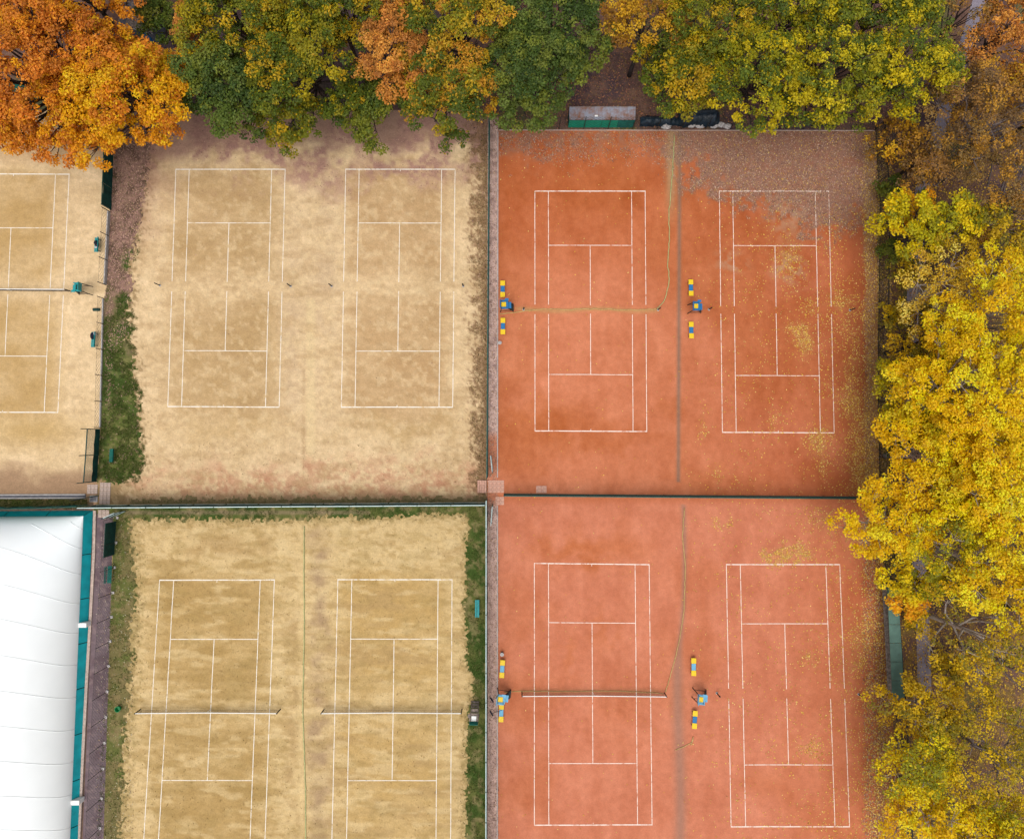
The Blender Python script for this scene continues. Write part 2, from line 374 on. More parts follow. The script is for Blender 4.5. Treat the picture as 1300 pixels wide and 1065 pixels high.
def sand_lower(px, py, X, Y):
    c, n1, n2, n3 = sand_base(px, py, X, Y, 30)
    c = mixc(c, (212, 182, 124), np.full_like(px, .6)); fl = fbm(X * .45, Y, .3, 108, 3); c = mixc(c, (184, 152, 98), sm(fl, .5, .85) * .55)
    c = wear(c, px, py, X, Y, 190, 350, 736, 1070, 900, (178, 144, 88), .8, 91)
    c = wear(c, px, py, X, Y, 423, 575, 736, 1070, 900, (190, 154, 94), .75, 97)
    wx = px + (fbm(X, Y, 1.6, 101) - .5) * 18
    dk = sm(fbm(X, Y, 1.4, 103), .25, .65)
    c = mixc(c, (172, 142, 108), np.exp(-((wx - 405) / 13) ** 2) * sm(py, 655, 690) * (.35 + .65 * dk) * .85)
    c = mixc(c, (184, 152, 104), np.exp(-((wx - 370) / 10) ** 2) * sm(py, 690, 760) * dk * .8)
    st_ = fbm(X * .22, Y, .9, 301, 4); c = mixc(c, (170, 138, 84), sm(st_, .48, .85) * boxm(px, py, 175, 365, 670, 1080, 12) * .6); c = mixc(c, (178, 146, 98), sm(st_, .5, .85) * boxm(px, py, 410, 590, 670, 1080, 12) * .5)
    c = mixc(c, (228, 200, 150), sm(fbm(X * .3, Y, .6, 309, 3), .58, .85) * .5)
    c = mixc(c, (226, 196, 142), np.exp(-((px - 383) / 4) ** 2) * .6)
    c = mixc(c, (168, 140, 86), sm(n3, .55, .9) * .35)
    hf = (fbm(X, Y, .22, 109, 2) - .5) * 26
    c = mixc(c, (158, 136, 86), np.maximum(np.maximum(sm(interp(py, L_R) - px + hf, -16, 8), sm(px - interp(py, R_L) + hf * .6, -9, 5)), sm(interp(px, M_T) - py + hf * .5, -8, 4)) * .75)
    c = mixc(c, (176, 142, 92), boxm(px, py, 230, 345, 680, 705, 8) * sm(n2, .3, .7) * .5)
    return c
grid_sheet('sand_court', [(146, 140), (622, 140), (618, 640), (122, 640)], 0.16, sand_upper, 'sand', 0.0).name = 'sand_court'
sand_up = bpy.context.scene.objects['sand_court']
sand_w = grid_sheet('sand_court', [(-260, 140), (146, 140), (122, 640), (-260, 640)], 0.2, sand_far_west, 'sand', 0.0)
sand_lo = grid_sheet('sand_court', [(122, 640), (618, 640), (618, 1180), (112, 1180)], 0.16, sand_lower, 'sand', 0.0)

LIT_W = lambda px, py, X, Y: sm(px + (fbm(X, Y, 3.2, 111) - .5) * 80 + (fbm(X, Y, .5, 113, 2) - .5) * 50 - .55 * (py - 168), 822, 868) * (1 - sm(py + (fbm(X, Y, 2.6, 115) - .5) * 34 + (fbm(X, Y, .5, 117, 2) - .5) * 34 - interp(px, LIT_S), -18, 18))
CL_ = ((1015, 432, 12, 15, 1), (1022, 425, 8, 8, .8), (1040, 562, 13, 17, 1), (1046, 590, 7, 10, .5), (985, 702, 10, 7, 1), (1012, 700, 16, 8, 1), (1000, 705, 26, 8, .5), (1080, 512, 11, 18, .7), (1092, 570, 12, 45, .7), (1030, 390, 8, 8, .4), (985, 535, 10, 8, .3), (1068, 382, 16, 8, .5),
       (1030, 835, 10, 9, .4), (1095, 800, 16, 20, .6), (1088, 840, 10, 8, .6), (1032, 950, 14, 9, .4), (890, 540, 8, 16, .25), (912, 600, 8, 8, .3), (918, 665, 9, 6, .4), (1000, 335, 12, 20, .6), (1105, 610, 14, 14, .8), (1050, 660, 22, 14, .35), (1092, 680, 14, 16, .5), (1080, 470, 10, 60, .35))
def clusters(px, py, X, Y):
    n = fbm(X, Y, 1.6, 220); n2 = fbm(X, Y, .5, 224, 2); b_ = 0 * px
    for cx, cy, rx, ry, s in CL_: b_ = b_ + blob(px + (n - .5) * 16, py + (n2 - .5) * 14, cx, cy, rx, ry) * s
    return np.clip(b_, 0, 1)
def clay_upper(px, py, X, Y):
    n1 = fbm(X, Y, 8, 40); n2 = fbm(X, Y, 2.4, 44); n3 = fbm(X, Y, .5, 48, 3); n4 = fbm(X, Y * .3, .8, 52, 3)
    c = np.zeros(px.shape + (3,)) + (207, 125, 88)
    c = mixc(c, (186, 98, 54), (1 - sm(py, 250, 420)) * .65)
    c = mixc(c, (188, 104, 68), sm(px, 840, 1000) * .6)
    c = mixc(c, (176, 94, 48), sm(n1, .45, .8) * .4)
    for cx, cy, rx, ry, s in ((745, 240, 70, 30, .5), (700, 535, 50, 26, .7), (770, 555, 90, 14, .35), (650, 240, 12, 60, .3)):
        w = (fbm(X, Y, 1.5, 122) - .5)
        c = mixc(c, (176, 92, 44), blob(px + w * 40, py + w * 30, cx, cy, rx, ry) * s)
    c = mixc(c, (218, 136, 100), blob(px, py, 690, 430, 90, 60) * .5 + blob(px, py, 770, 360, 60, 26) * .35)
    c = c + ((n2 - .5) * 14)[..., None] + ((n3 - .5) * 9)[..., None] + ((n4 - .5) * 9)[..., None]
    # leaf dust carpet: along the north kerb and the north east corner
    car = LIT_W(px, py, X, Y)
    nn = (1 - sm(py + (n2 - .5) * 60, 176, 212)) * sm(n3 * .5 + n2 * .5, .35, .6) * .75
    c = mixc(c, (158, 116, 98), np.maximum(car, nn) * (.72 + .28 * n3))
    for cx, cy, rx, ry in ((1000, 275, 24, 26), (925, 330, 14, 12), (940, 335, 10, 10), (1002, 340, 16, 22)):
        c = mixc(c, (184, 146, 118), blob(px + (n2 - .5) * 20, py, cx, cy, rx, ry) * sm(n3, .3, .7) * .7)
    c = mixc(c, (164, 88, 52), sm(px + (n2 - .5) * 14, 1066, 1090) * sm(py, 262, 300) * .5)
    c = mixc(c, (168, 128, 84), sm(px + (n2 - .5) * 6, 1094, 1102) * .75)
    c = mixc(c, (206, 164, 104), clusters(px, py, X, Y) * (.25 + .5 * n3) * .8)
    # grey gravel seam between the two courts and the dusty debris line by the net
    c = mixc(c, (140, 112, 96), np.exp(-((px - 862 + (py - 400) * .004) / 2.4) ** 2) * (py < 612) * .85)
    c = mixc(c, (182, 150, 110), np.exp(-((px - 852) / 6.5) ** 2) * (1 - sm(py, 230, 300)) * .8)
    c = mixc(c, (194, 150, 98), np.exp(-((py - 393.5 + 1.5 * np.sin(px * .06)) / 2.6) ** 2) * boxm(px, py, 655, 836, 380, 405, 4) * .75)
    return c
def clay_lower(px, py, X, Y):
    n1 = fbm(X, Y, 8, 130); n2 = fbm(X, Y, 2.4, 134); n3 = fbm(X, Y, .5, 138, 3); n4 = fbm(X, Y * .3, .8, 142, 3)
    c = np.zeros(px.shape + (3,)) + (208, 127, 95)
    c = mixc(c, (190, 106, 66), sm(px, 960, 1120) * .75)
    c = mixc(c, (190, 106, 62), sm(n1, .5, .85) * .35)
    for cx, cy, rx, ry, s in ((735, 700, 60, 18, .55), (720, 830, 14, 30, .35), (760, 800, 12, 30, .3), (790, 900, 40, 50, .2)):
        w = (fbm(X, Y, 1.5, 146) - .5)
        c = mixc(c, (184, 98, 48), blob(px + w * 40, py + w * 30, cx, cy, rx, ry) * s)
    c = c + ((n2 - .5) * 14)[..., None] + ((n3 - .5) * 8)[..., None] + ((n4 - .5) * 10)[..., None]
    c = mixc(c, (206, 164, 104), clusters(px, py, X, Y) * (.25 + .5 * n3) * .8)
    xs = 867 - 5 * sm(py, 760, 860) + 2 * np.sin(py * .02)
    c = mixc(c, (164, 122, 104), np.exp(-((px - xs) / (3.0 + 4 * sm(py, 800, 860))) ** 2) * (py > 640) * .75)
    c = mixc(c, (186, 134, 92), np.exp(-((py - 877) / 2.0) ** 2) * boxm(px, py, 655, 836, 860, 890, 4) * .6)
    c = mixc(c, (150, 96, 62), sm(px + (n2 - .5) * 16, 1104, 1118) * .8)
    c = mixc(c, (190, 104, 64), (1 - sm(py, 632, 644)) * .5)
    return c
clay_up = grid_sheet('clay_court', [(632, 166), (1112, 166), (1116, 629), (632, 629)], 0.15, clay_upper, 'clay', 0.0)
clay_lo = grid_sheet('clay_court', [(632, 629), (1116, 629), (1150, 1180), (631, 1180)], 0.15, clay_lower, 'clay', 0.0)

def strip_col(px, py, X, Y):
    n2 = fbm(X, Y, 1.2, 150); n3 = fbm(X, Y, .35, 154, 2)
    c = np.zeros(px.shape + (3,)) + (216, 182, 168)
    c = mixc(c, (150, 122, 116), sm(n3, .5, .85) * .6); c = mixc(c, (214, 176, 160), sm(py, 640, 700) * .5)
    c = mixc(c, (200, 118, 82), boxm(px, py, 600, 640, 552, 640, 8) * .8)
    return c
grid_sheet('gravel_strip', [(619, 150), (632.5, 150), (632, 1180), (617, 1180)], 0.12, strip_col, 'gravel', 0.004)
def asph(px, py, X, Y):
    n2 = fbm(X, Y, 1.6, 160); n3 = fbm(X, Y, .3, 164, 2)
    c = np.zeros(px.shape + (3,)) + (122, 104, 108)
    c = mixc(c, (104, 84, 88), sm(n2, .4, .8) * .7); c = mixc(c, (160, 136, 132), sm(n3, .65, .9) * .5)
    return c
grid_sheet('path', [(122, 652), (144, 652), (128, 1180), (100, 1180)], 0.12, asph, 'asphalt', 0.008)
def asph2(px, py, X, Y):
    c = asph(px, py, X, Y); return mixc(c, (152, 146, 160), np.full_like(px, .75))
def ribbon(name, pts, wpx, colfn, mat, z):
    pts = [P(*q) for q in pts]; n = 60; V = []; w = wpx * mpp() / 2
    L = [0]
    for a, b_ in zip(pts, pts[1:]): L.append(L[-1] + (b_ - a).length)
    V = []
    for i in range(n + 1):
        t = L[-1] * i / n; k = max(j for j in range(len(L) - 1) if L[j] <= t + 1e-6); f = (t - L[k]) / (L[k + 1] - L[k])
        p = pts[k].lerp(pts[k + 1], f); d = (pts[k + 1] - pts[k]).normalized(); r = Vector((d.y, -d.x, 0))
        for s in np.linspace(-1, 1, 6): V.append((p.x + r.x * w * s, p.y + r.y * w * s, z))
    V = np.array(V); Q = []
    for i in range(n):
        for j in range(5): a = i * 6 + j; Q.append((a, a + 1, a + 7, a + 6))
    px, py = pix(V[:, 0], V[:, 1])
    o = fast_mesh(name, V, np.array(Q), mat, None, alb(colfn(px, py, V[:, 0], V[:, 1]))); return tag(o, kind='structure')
ribbon('path', [(1262, -60), (1216, 90), (1170, 240), (1158, 400), (1160, 600), (1172, 800), (1180, 1150)], 17, asph2, 'asphalt', 0.0)
ribbon('path', [(120, -120), (185, 20), (240, 105)], 18, asph, 'asphalt', 0.0)

# green and leaf-strewn verges with ragged edges
def verge_col(px, py, X, Y):
    n1 = fbm(X, Y, 2.2, 170); n2 = fbm(X, Y, .6, 174, 3)
    g_ = np.zeros(px.shape + (3,)) + (96, 104, 50); g_ = mixc(g_, (66, 84, 34), sm(n1, .4, .7)); g_ = mixc(g_, (142, 132, 84), sm(n2, .5, .85) * .6)
    l_ = np.zeros(px.shape + (3,)) + (156, 122, 106); l_ = mixc(l_, (112, 88, 72), sm(n2, .4, .75)); l_ = mixc(l_, (124, 116, 70), sm(n1, .5, .8) * sm(py, 280, 360))
    t = sm(py + (n1 - .5) * 220, 300, 440)
    return l_ + (g_ - l_) * t[..., None]
def keep_w(px, py, X, Y):
    e = (fbm(X, Y, .9, 180) - .5) * 8 + (fbm(X, Y, .16, 184, 2) - .5) * 15
    return (px < interp(py, W_R) + e) & (px > interp(py, W_L)) & (py + e < 612)
grid_sheet('grass_verge', [(120, 165), (205, 165), (205, 620), (105, 620)], 0.11, verge_col, 'verge', 0.006, keep_w)
def verge_col2(px, py, X, Y):
    n1 = fbm(X, Y, 1.8, 190); n2 = fbm(X, Y, .5, 194, 3)
    c = np.zeros(px.shape + (3,)) + (104, 108, 56); c = mixc(c, (68, 88, 36), sm(n1, .4, .7)); c = mixc(c, (150, 132, 92), sm(n2, .5, .8) * .7)
    c = mixc(c, (152, 130, 104), boxm(px, py, 160, 470, 648, 653, 1.5) * .7)
    c = mixc(c, (138, 118, 80), (1 - sm(px, 165, 180)) * sm(n1, .3, .6) * .75)
    return c
def keep_2(px, py, X, Y):
    e = (fbm(X, Y, 1.2, 200) - .5) * 5 + (fbm(X, Y, .16, 204, 2) - .5) * 9
    top = py + e < interp(px, M_T)
    right = px + e > interp(py, R_L)
    left = (px + e * 1.6 < interp(py, L_R)) & (px > interp(py, L_L) - 3)
    return (top | right | left) & (px < 618.2) & (py > 641)
grid_sheet('grass_verge', [(118, 640), (619, 640), (619, 1180), (110, 1180)], 0.11, verge_col2, 'verge', 0.006, keep_2)
def keep_3(px, py, X, Y):
    e = (fbm(X, Y, .8, 210) - .5) * 4
    return (px < 112) & (py + e > 632.5) & (py < 646)
grid_sheet('grass_verge', [(-200, 628), (114, 628), (114, 648), (-200, 648)], 0.12, verge_col2, 'verge', 0.005, keep_3)
def keep_4(px, py, X, Y):
    e = (fbm(X, Y, .6, 214) - .5) * 8
    e = e + (fbm(X, Y, .16, 216, 2) - .5) * 8
    return (py + e > 631.5) & (py < 641) & (px > 165)
def soil4(px, py, X, Y):
    c = verge_col2(px, py, X, Y); return mixc(c, (152, 126, 94), np.full_like(px, .75))
grid_sheet('grass_verge', [(150, 622), (617, 622), (617, 641), (150, 641)], 0.12, soil4, 'verge', 0.005, keep_4)

# ------------------------------------------------------------------ court lines
def court(parent, TL, TR, BL, BR, full, mat, lines_gap=True, gap=0.45, zz=0.006, skip=()):
    """TL..BR photo corners; full = metres of court length between them (23.77 when both base lines are given)"""
    a, b_, c, d = P(*TL), P(*TR), P(*BL), P(*BR)
    def pt(x, y):   # x 0..10.97 from the left side line, y metres from the north base line
        u = x / 10.97; v = y / full
        q = a.lerp(b_, u).lerp(c.lerp(d, u), v); q.z = zz; return q
    def line(x0, y0, x1, y1, w, dz=0.0):
        p, q = pt(x0, y0), pt(x1, y1); dr = (q - p).normalized(); r = Vector((dr.y, -dr.x, 0)) * w / 2
        nseg = max(1, int((q - p).length / 1.2)); V = []; Fc = []
        for i in range(nseg + 1):
            s = p.lerp(q, i / nseg); jj = Vector((random.uniform(-1, 1), random.uniform(-1, 1), 0)) * 0.008
            V += [s + r + jj + Vector((0, 0, dz)), s - r + jj + Vector((0, 0, dz))]
            if i: k = 2 * i; Fc.append((k - 2, k - 1, k + 1, k))
        MB().add(V, Fc).build('court_line', mat, parent)
    mid = 23.77 / 2; s1 = mid - 6.4; s2 = mid + 6.4
    if 'n' not in skip: line(0, 0, 10.97, 0, .10)
    line(0, 23.77, 10.97, 23.77, .10)
    g_ = gap if lines_gap else 0.0
    for x in (0.03, 1.37, 9.60, 10.94):
        for y0, y1 in (((0, mid - g_), (mid + g_, 23.77)) if g_ else ((0, 23.77),)): line(x, y0 + .05, x, y1 - .05, .065, .002)
    line(1.40, s1, 9.57, s1, .065); line(1.40, s2, 9.57, s2, .065)
    if g_: line(5.485, s1 + .03, 5.485, mid - g_, .065, .002); line(5.485, mid + g_, 5.485, s2 - .03, .065, .002)
    else: line(5.485, s1 + .03, 5.485, s2 - .03, .065, .002)
    line(5.485, 0.05, 5.485, .2, .06, .002); line(5.485, 23.57, 5.485, 23.72, .06, .002)
    return pt
court(sand_up, (222.9, 215.2), (362.4, 215.2), (212.7, 516), (354.8, 516.9), 23.77, 'line_sand')
court(sand_up, (438.5, 215.2), (578.1, 215.2), (433, 516.9), (575.1, 516.9), 23.77, 'line_sand')
c0 = court(sand_w, (-54, 221), (88.3, 221.4), (-67.5, 523), (73.8, 523.5), 23.77, 'line_sand', gap=.3)
c3 = court(sand_lo, (202.3, 736.3), (348.7, 736), (192.2, 900), (342.8, 900), 11.885, 'line_sand', False)
c4 = court(sand_lo, (428.6, 735.7), (574.3, 735.7), (424.8, 900), (573.4, 900), 11.885, 'line_sand', False)
court(clay_up, (678.6, 242.9), (819.4, 242.9), (678.8, 547), (821.5, 547.7), 23.77, 'line_clay', gap=.42)
court(clay_up, (912.8, 242.9), (1052.4, 243), (916.7, 548.7), (1059.3, 549.5), 23.77, 'line_clay', gap=.32)
r3 = court(clay_lo, (678, 715), (824.5, 716.5), (678, 968.7), (827.3, 968.7), 18.285, 'line_clay', False)
court(clay_lo, (921.7, 716.5), (1066.4, 716.5), (926.3, 970.5), (1076, 970.5), 18.285, 'line_clay', gap=.42)

# ------------------------------------------------------------------ nets and net posts
def net(A, B, label, group=None):
    A = P(*A); B = P(*B); L = (B - A).length; d = (B - A).normalized(); ang = math.atan2(d.y, d.x)
    t = thing('tennis_net', A.lerp(B, .5), label, 'tennis net', group, ang)
    h0, h1 = 1.07, 0.914
    hz = lambda x: h1 + (h0 - h1) * abs(x) / (L / 2)
    for s in (-1, 1):
        q = MB().tube([(s * (L / 2 + .04), 0, 0), (s * (L / 2 + .04), 0, 1.12)], .05, 8).build('post', 'dark_metal', t)
    m_ = MB(); x = -L / 2 + .04
    while x < L / 2:
        m_.bar((x, 0, .04), (x, 0, hz(x) - .02), .005); x += .055
    for k in range(1, 17):
        for s in (-1, 1): m_.bar((0, 0, h1 * k / 17), (s * L / 2, 0, h0 * k / 17), .005)
    m_.build('mesh', 'net_cord', t)
    m2 = MB()
    for s in (-1, 1):
        for i in range(6):
            xa, xb = L / 2 * i / 6, L / 2 * (i + 1) / 6
            m2.bar((s * xa, 0, hz(xa) - .03), (s * xb, 0, hz(xb) - .03), .055, .07)
    m2.build('tape', 'white_paint', t)
    MB().box((0, 0, h1 / 2), (.05, .03, h1 - .04)).build('centre_strap', 'white_paint', t)
    return t
def yy(fn, x, y): q = fn(x, y); return pix(q.x, q.y)
net(yy(c3, -.95, 11.885), yy(c3, 11.9, 11.885), 'low tennis net on the sandy court beside the white air dome path')
net(yy(c4, -.95, 11.885), yy(c4, 11.9, 11.885), 'tennis net on the sandy court beside the grass strip with the teal bench')
net((-60, 368.6), yy(c0, 11.7, 11.885), 'tennis net on the sandy court with the teal umpire ladder chair')
net(yy(r3, -1.1, 11.885), yy(r3, 12.2, 11.885), 'tennis net strung across the red clay court between blue umpire chairs')
def net_post(px, py, label, group):
    t = thing('net_post', P(px, py), label, 'net post', group)
    MB().tube([(0, 0, 0), (0, 0, 1.08)], .055, 8).build('tube', 'dark_metal', t)
    MB().box((0.05, 0, .8), (.1, .06, .14)).build('winder', 'dark_metal', t)
    MB().tube([(0, 0, 0), (0, 0, .03)], .12, 8).build('ground_sleeve', 'concrete', t)
for q in ((203, 362.5), (369, 363.5), (421, 363.5), (588, 363.5)): net_post(*q, 'bare steel net post standing on the sandy courts without nets', 'bare net posts on the sandy courts')
for q in ((664.6, 393), (835.4, 393.5)): net_post(*q, 'bare net post at the end of the debris line across the red court', 'net posts at the debris line')
for q in ((900, 393), (1079, 394)): net_post(*q, 'bare net post on the leaf strewn red court with gravel seam', 'net posts on the upper leaf strewn clay')
for q in ((910, 879.5), (1090, 881)): net_post(*q, 'bare net post on the lower leaf strewn red court', 'net posts on the lower leaf strewn clay')

# ------------------------------------------------------------------ fences
def wires(m_, A, B, h, z0=.05, sp=.14, w=.008):
    L = (B - A).length; d = (B - A).normalized(); x = -h
    while x < L:
        for sg in (1, -1):
            a0, z_a, a1, z_b = x, z0, x + h, h
            if a0 < 0: z_a = z0 + (0 - a0); a0 = 0
            if a1 > L: z_b = h - (a1 - L); a1 = L
            if a1 - a0 > .02:
                if sg < 0: p, q = L - a0, L - a1
                else: p, q = a0, a1
                m_.bar(A + d * p + Vector((0, 0, z_a)), A + d * q + Vector((0, 0, z_b)), w)
        x += sp
def fence(name, pts, h, label, spacing=2.5, mat='green_metal', rail=None, mesh=True, screen=None, sh=None, post_h=None, pr=.035, foot=False, bottom=True, sp=.14, plinth=None, ph2=.56, top=True):
    pts = [P(*q) if len(q) == 2 else Vector(q) for q in pts]
    base = pts[0].copy()
    t = thing(name, base, label, 'fence')
    loc = [p - base for p in pts]; m_ = MB(); mr = MB(); ph = post_h or h + .1
    posts = []
    for a, b_ in zip(loc, loc[1:]):
        L = (b_ - a).length; n_ = max(1, round(L / spacing)); d = (b_ - a).normalized(); nr = Vector((-d.y, d.x, 0))
        for i in range(n_):
            p = a.lerp(b_, i / n_); q = a.lerp(b_, (i + 1) / n_); posts.append(p)
            if screen:
                zb = .12; zt = sh or h - .04; W = 5; V = []; Fc = []
                for k in range(W + 1):
                    c_ = p.lerp(q, .012 + .976 * k / W)
                    for zi, zz in enumerate(np.linspace(zb, zt, 4)):
                        V.append(c_ + nr * (.03 + random.uniform(-.03, .03) * (0 if k in (0, W) else 1)) + Vector((0, 0, zz + random.uniform(-.015, .015))))
                for k in range(W):
                    for zi in range(3): o_ = k * 4 + zi; Fc.append((o_, o_ + 4, o_ + 5, o_ + 1))
                so = MB().add(V, Fc).build('screen_panel', screen, t)
                md = so.modifiers.new('thickness', 'SOLIDIFY'); md.thickness = .008
            if plinth:
                MB().bar(p + Vector((0, 0, ph2 / 2)) + d * .06, q + Vector((0, 0, ph2 / 2)) - d * .06, .10, ph2).build('plinth_board', plinth, t)
        mr.bar(a + Vector((0, 0, h)), b_ + Vector((0, 0, h)), .08 if top else .012, .06 if top else .012)
        if bottom: mr.bar(a + Vector((0, 0, .1)), b_ + Vector((0, 0, .1)), .04, .04)
        if mesh: wires(m_, a, b_, h - .03, .1, sp)
    posts.append(loc[-1])
    pm = None
    for p in posts:
        if pm is None:
            po = MB().tube([(0, 0, 0), (0, 0, ph)], pr, 7).build('post', mat, t); pm = po.data
        else: po = bpy.data.objects.new('post', pm); COL.objects.link(po); po.parent = t
        po.location = p
        if foot:
            fo = MB().box((0, 0, .06), (.22, .22, .14), random.uniform(-.4, .4)).build('footing', 'sack', po)
    mr.build('rail', rail or mat, t)
    if mesh: m_.build('chain_link', 'wire', t)
    return t
fence('court_fence', [(617, 637.8), (165, 640.8), (122, 641.2)], 3.05, 'long green windscreen fence with pale top rail between the sandy court rows', 3.0, screen='screen', rail='pale_rail', mesh=False)
fence('court_fence', [(118, 640.2), (60, 642.4), (-120, 645.5)], 2.6, 'teal windscreen fence running along the end of the white air dome', 2.6, screen='screen_teal', rail='green_metal', mesh=False)
fence('court_fence', [(622, 162), (620.5, 400), (619.3, 605)], 3.0, 'dark green fence between the upper sandy courts and red clay courts', 2.6, rail='green_rail', sp=.10)
fence('court_fence', [(618.6, 632), (618.3, 1170)], 3.0, 'green fence with pale top rail between the grass strip and the lower clay', 2.6, screen='screen', rail='pale_rail', mesh=False)
fence('court_fence', [(640, 626.6), (1112, 630.4)], 2.9, 'green fence dividing the upper red courts from the lower red courts', 2.55, rail='green_rail', sp=.10)
fence('court_fence', [(648, 164), (1112, 164.3)], 2.6, 'thin chain link fence along the kerb before the rusty roofed shelter', 2.4, mat='dark_metal', sp=.4, top=False, bottom=False)
fence('court_fence', [(1111, 163.5), (1117, 265), (1114, 480), (1117, 630)], 1.9, 'leaf caught chain link fence between the red courts and the yellow trees', 2.4, mat='dark_metal', sp=.22)
fence('court_fence', [(1117.5, 632), (1125, 740), (1137, 900), (1150, 1170)], 1.9, 'chain link fence beside the long green roofed shelter', 2.4, mat='dark_metal', sp=.22)
fence('court_fence', [(145.5, 170), (143.6, 214), (141.5, 267)], 1.7, 'dark green windscreen fence at the corner under the orange maple', 2.0, screen='screen', mesh=False)
fence('court_fence', [(139.6, 269), (134.8, 362)], 1.35, 'low post fence with grey plinth boards beside the leaf strewn verge', 2.5, mat='dark_metal', plinth='concrete', ph2=.42, sp=.4, pr=.04, top=False)
fence('court_fence', [(131.6, 379), (127.8, 543)], 1.0, 'low green post fence beside the grass verge with slim grey plinth', 2.6, mat='dark_metal', plinth='concrete', ph2=.2, sp=.4, top=False)
fence('court_fence', [(127.6, 545), (125.6, 577.5), (123, 611)], 2.15, 'tall green ball stop frames beside the slatted green bench', 2.5, screen='screen', sh=.95, post_h=3.15, sp=.12, pr=.04)
fence('court_fence', [(149.5, 657), (144, 752), (138.5, 845), (131.5, 975), (122, 1165)], 2.4, 'thin wire fence on white footings along the dark path by the dome', 2.65, mat='dark_metal', foot=True, sp=.3, top=False, pr=.022, bottom=False)
fence('court_fence', [(-60, 122), (142, 118)], 2.6, 'green windscreen fence half hidden below the orange maple', 2.6, screen='screen_teal', mesh=False)
# dark windscreen hung on the wire fence by the dome
t = thing('windscreen', P(148.8, 662), 'dark teal fabric windscreen hung on the wire fence by the dome corner', 'windscreen')
A_ = P(148.9, 661.5) - P(148.8, 662); B_ = P(146.6, 704) - P(148.8, 662)
for k in range(3):
    a = A_.lerp(B_, k / 3) + Vector((-.07, 0, 0)); b_ = A_.lerp(B_, (k + 1) / 3 - .001) + Vector((-.07, 0, 0))
    MB().bar(a + Vector((0, 0, .95)), b_ + Vector((0, 0, .95)), .02, 1.75).build('fabric_panel', 'screen', t)
MB().bar(A_ + Vector((-.07, 0, 1.86)), B_ + Vector((-.07, 0, 1.86)), .05).build('top_rail', 'green_metal', t)

# gates
def gate(px, py, w, h, rz, label, screen='screen', rail='pale_rail'):
    t = thing('gate', P(px, py), label, 'gate', None, rz)
    m_ = MB()
    for a, b_ in (((0, 0, .08), (0, 0, h)), ((w, 0, .08), (w, 0, h)), ((0, 0, h), (w, 0, h)), ((0, 0, .1), (w, 0, .1)), ((0, 0, h * .5), (w, 0, h * .5))): m_.bar(a, b_, .05)
    m_.build('gate_frame', rail, t)
    MB().tube([(-.07, 0, 0), (-.07, 0, h + .15)], .05, 7).build('post', 'green_metal', t)
    m2 = MB(); wires(m2, Vector((0, 0, 0)), Vector((w, 0, 0)), h - .05, .1, .15); m2.build('chain_link', 'wire', t)
    MB().box((w - .1, .05, h * .45), (.12, .06, .06)).build('latch', 'dark_metal', t)
    return t
gate(625.5, 598, 1.5, 2.1, math.radians(96), 'open gate leaf standing on the gravel above the paved crossing')
gate(625.5, 641, 1.7, 2.1, math.radians(-94), 'open gate leaf standing on the gravel below the paved crossing')
gate(146, 655, 1.1, 2.0, math.radians(25), 'green gate leaf open by the dome corner slab', rail='pale_rail')
gate(124, 629.5, 2.0, 1.2, math.radians(190), 'dark swing gate bar open beside the concrete channel end', rail='dark_metal')

# ------------------------------------------------------------------ kerbs, channel, pads
def kerb(pts, w, h, label_mat, name='kerb'):
    pts = [P(*q) for q in pts]; o = MB()
    for a, b_ in zip(pts, pts[1:]): o.bar(a + Vector((0, 0, h / 2)), b_ + Vector((0, 0, h / 2)), w, h)
    return tag(o.build(name, label_mat), kind='structure')
kerb([(632.2, 168), (631.6, 606)], .09, .07, 'concrete'); kerb([(631.6, 642), (631.2, 1170)], .09, .07, 'concrete')
kerb([(633, 165.6), (1110, 166.4)], .07, .08, 'paver_grey')
kerb([(121, 648), (120, 700), (115.5, 785), (110.5, 870), (105, 975), (97, 1150)], .26, .14, 'paver_grey')
ch = kerb([(-120, 628.6), (109, 627.7)], .14, .16, 'concrete', 'drain_channel')
for yv0, yv1, w, h, mt in ((632.6, 631.8, .14, .16, 'concrete'),):
    MB().bar(P(-120, yv0) + Vector((0, 0, h / 2)), P(109, yv1) + Vector((0, 0, h / 2)), w, h).build('channel_edge', mt, ch)
MB().bar(P(-120, 630.6) + Vector((0, 0, .02)), P(109, 629.8) + Vector((0, 0, .02)), .26, .04).build('channel_floor', 'concrete_dark', ch)
t = thing('inspection_cover', P(119.3, 633), 'small grey grated drain cover at the end of the concrete channel', 'drain cover')
MB().box((0, 0, .04), (.75, .62, .08)).build('frame', 'concrete', t)
for k in range(6): MB().box((-.25 + k * .1, 0, .092), (.06, .46, .02)).build('grate_bar', 'concrete_dark', t)

def pad(x0, x1, y0, y1, nx, ny, mat, label, cat='paving', name='paving_slab', z=.05, jit=.008):
    a = P(x0, y1); b_ = P(x1, y0); c = (a + b_) / 2
    t = thing(name, (c.x, c.y, 0), label, cat); W = b_.x - a.x; D = b_.y - a.y; me = None
    for i in range(nx):
        for j in range(ny):
            q = (-W / 2 + W * (i + .5) / nx, -D / 2 + D * (j + .5) / ny, z / 2 + random.uniform(0, jit))
            if me is None: o = MB().box((0, 0, 0), (W / nx - .025, D / ny - .025, z)).build('paver', mat, t, bevel=.006); me = o.data
            else:
                o = bpy.data.objects.new('paver', me); COL.objects.link(o); o.parent = t
            o.location = q; o.rotation_euler = (0, 0, random.uniform(-.01, .01))
    return t
pad(126, 141, 612.5, 640, 3, 5, 'paver_grey', 'pale paved slab at the gap between verge and dome fence')
pad(110.5, 124.5, 615, 627, 3, 2, 'paver_grey', 'small pale paved apron beside the ball stop frames')
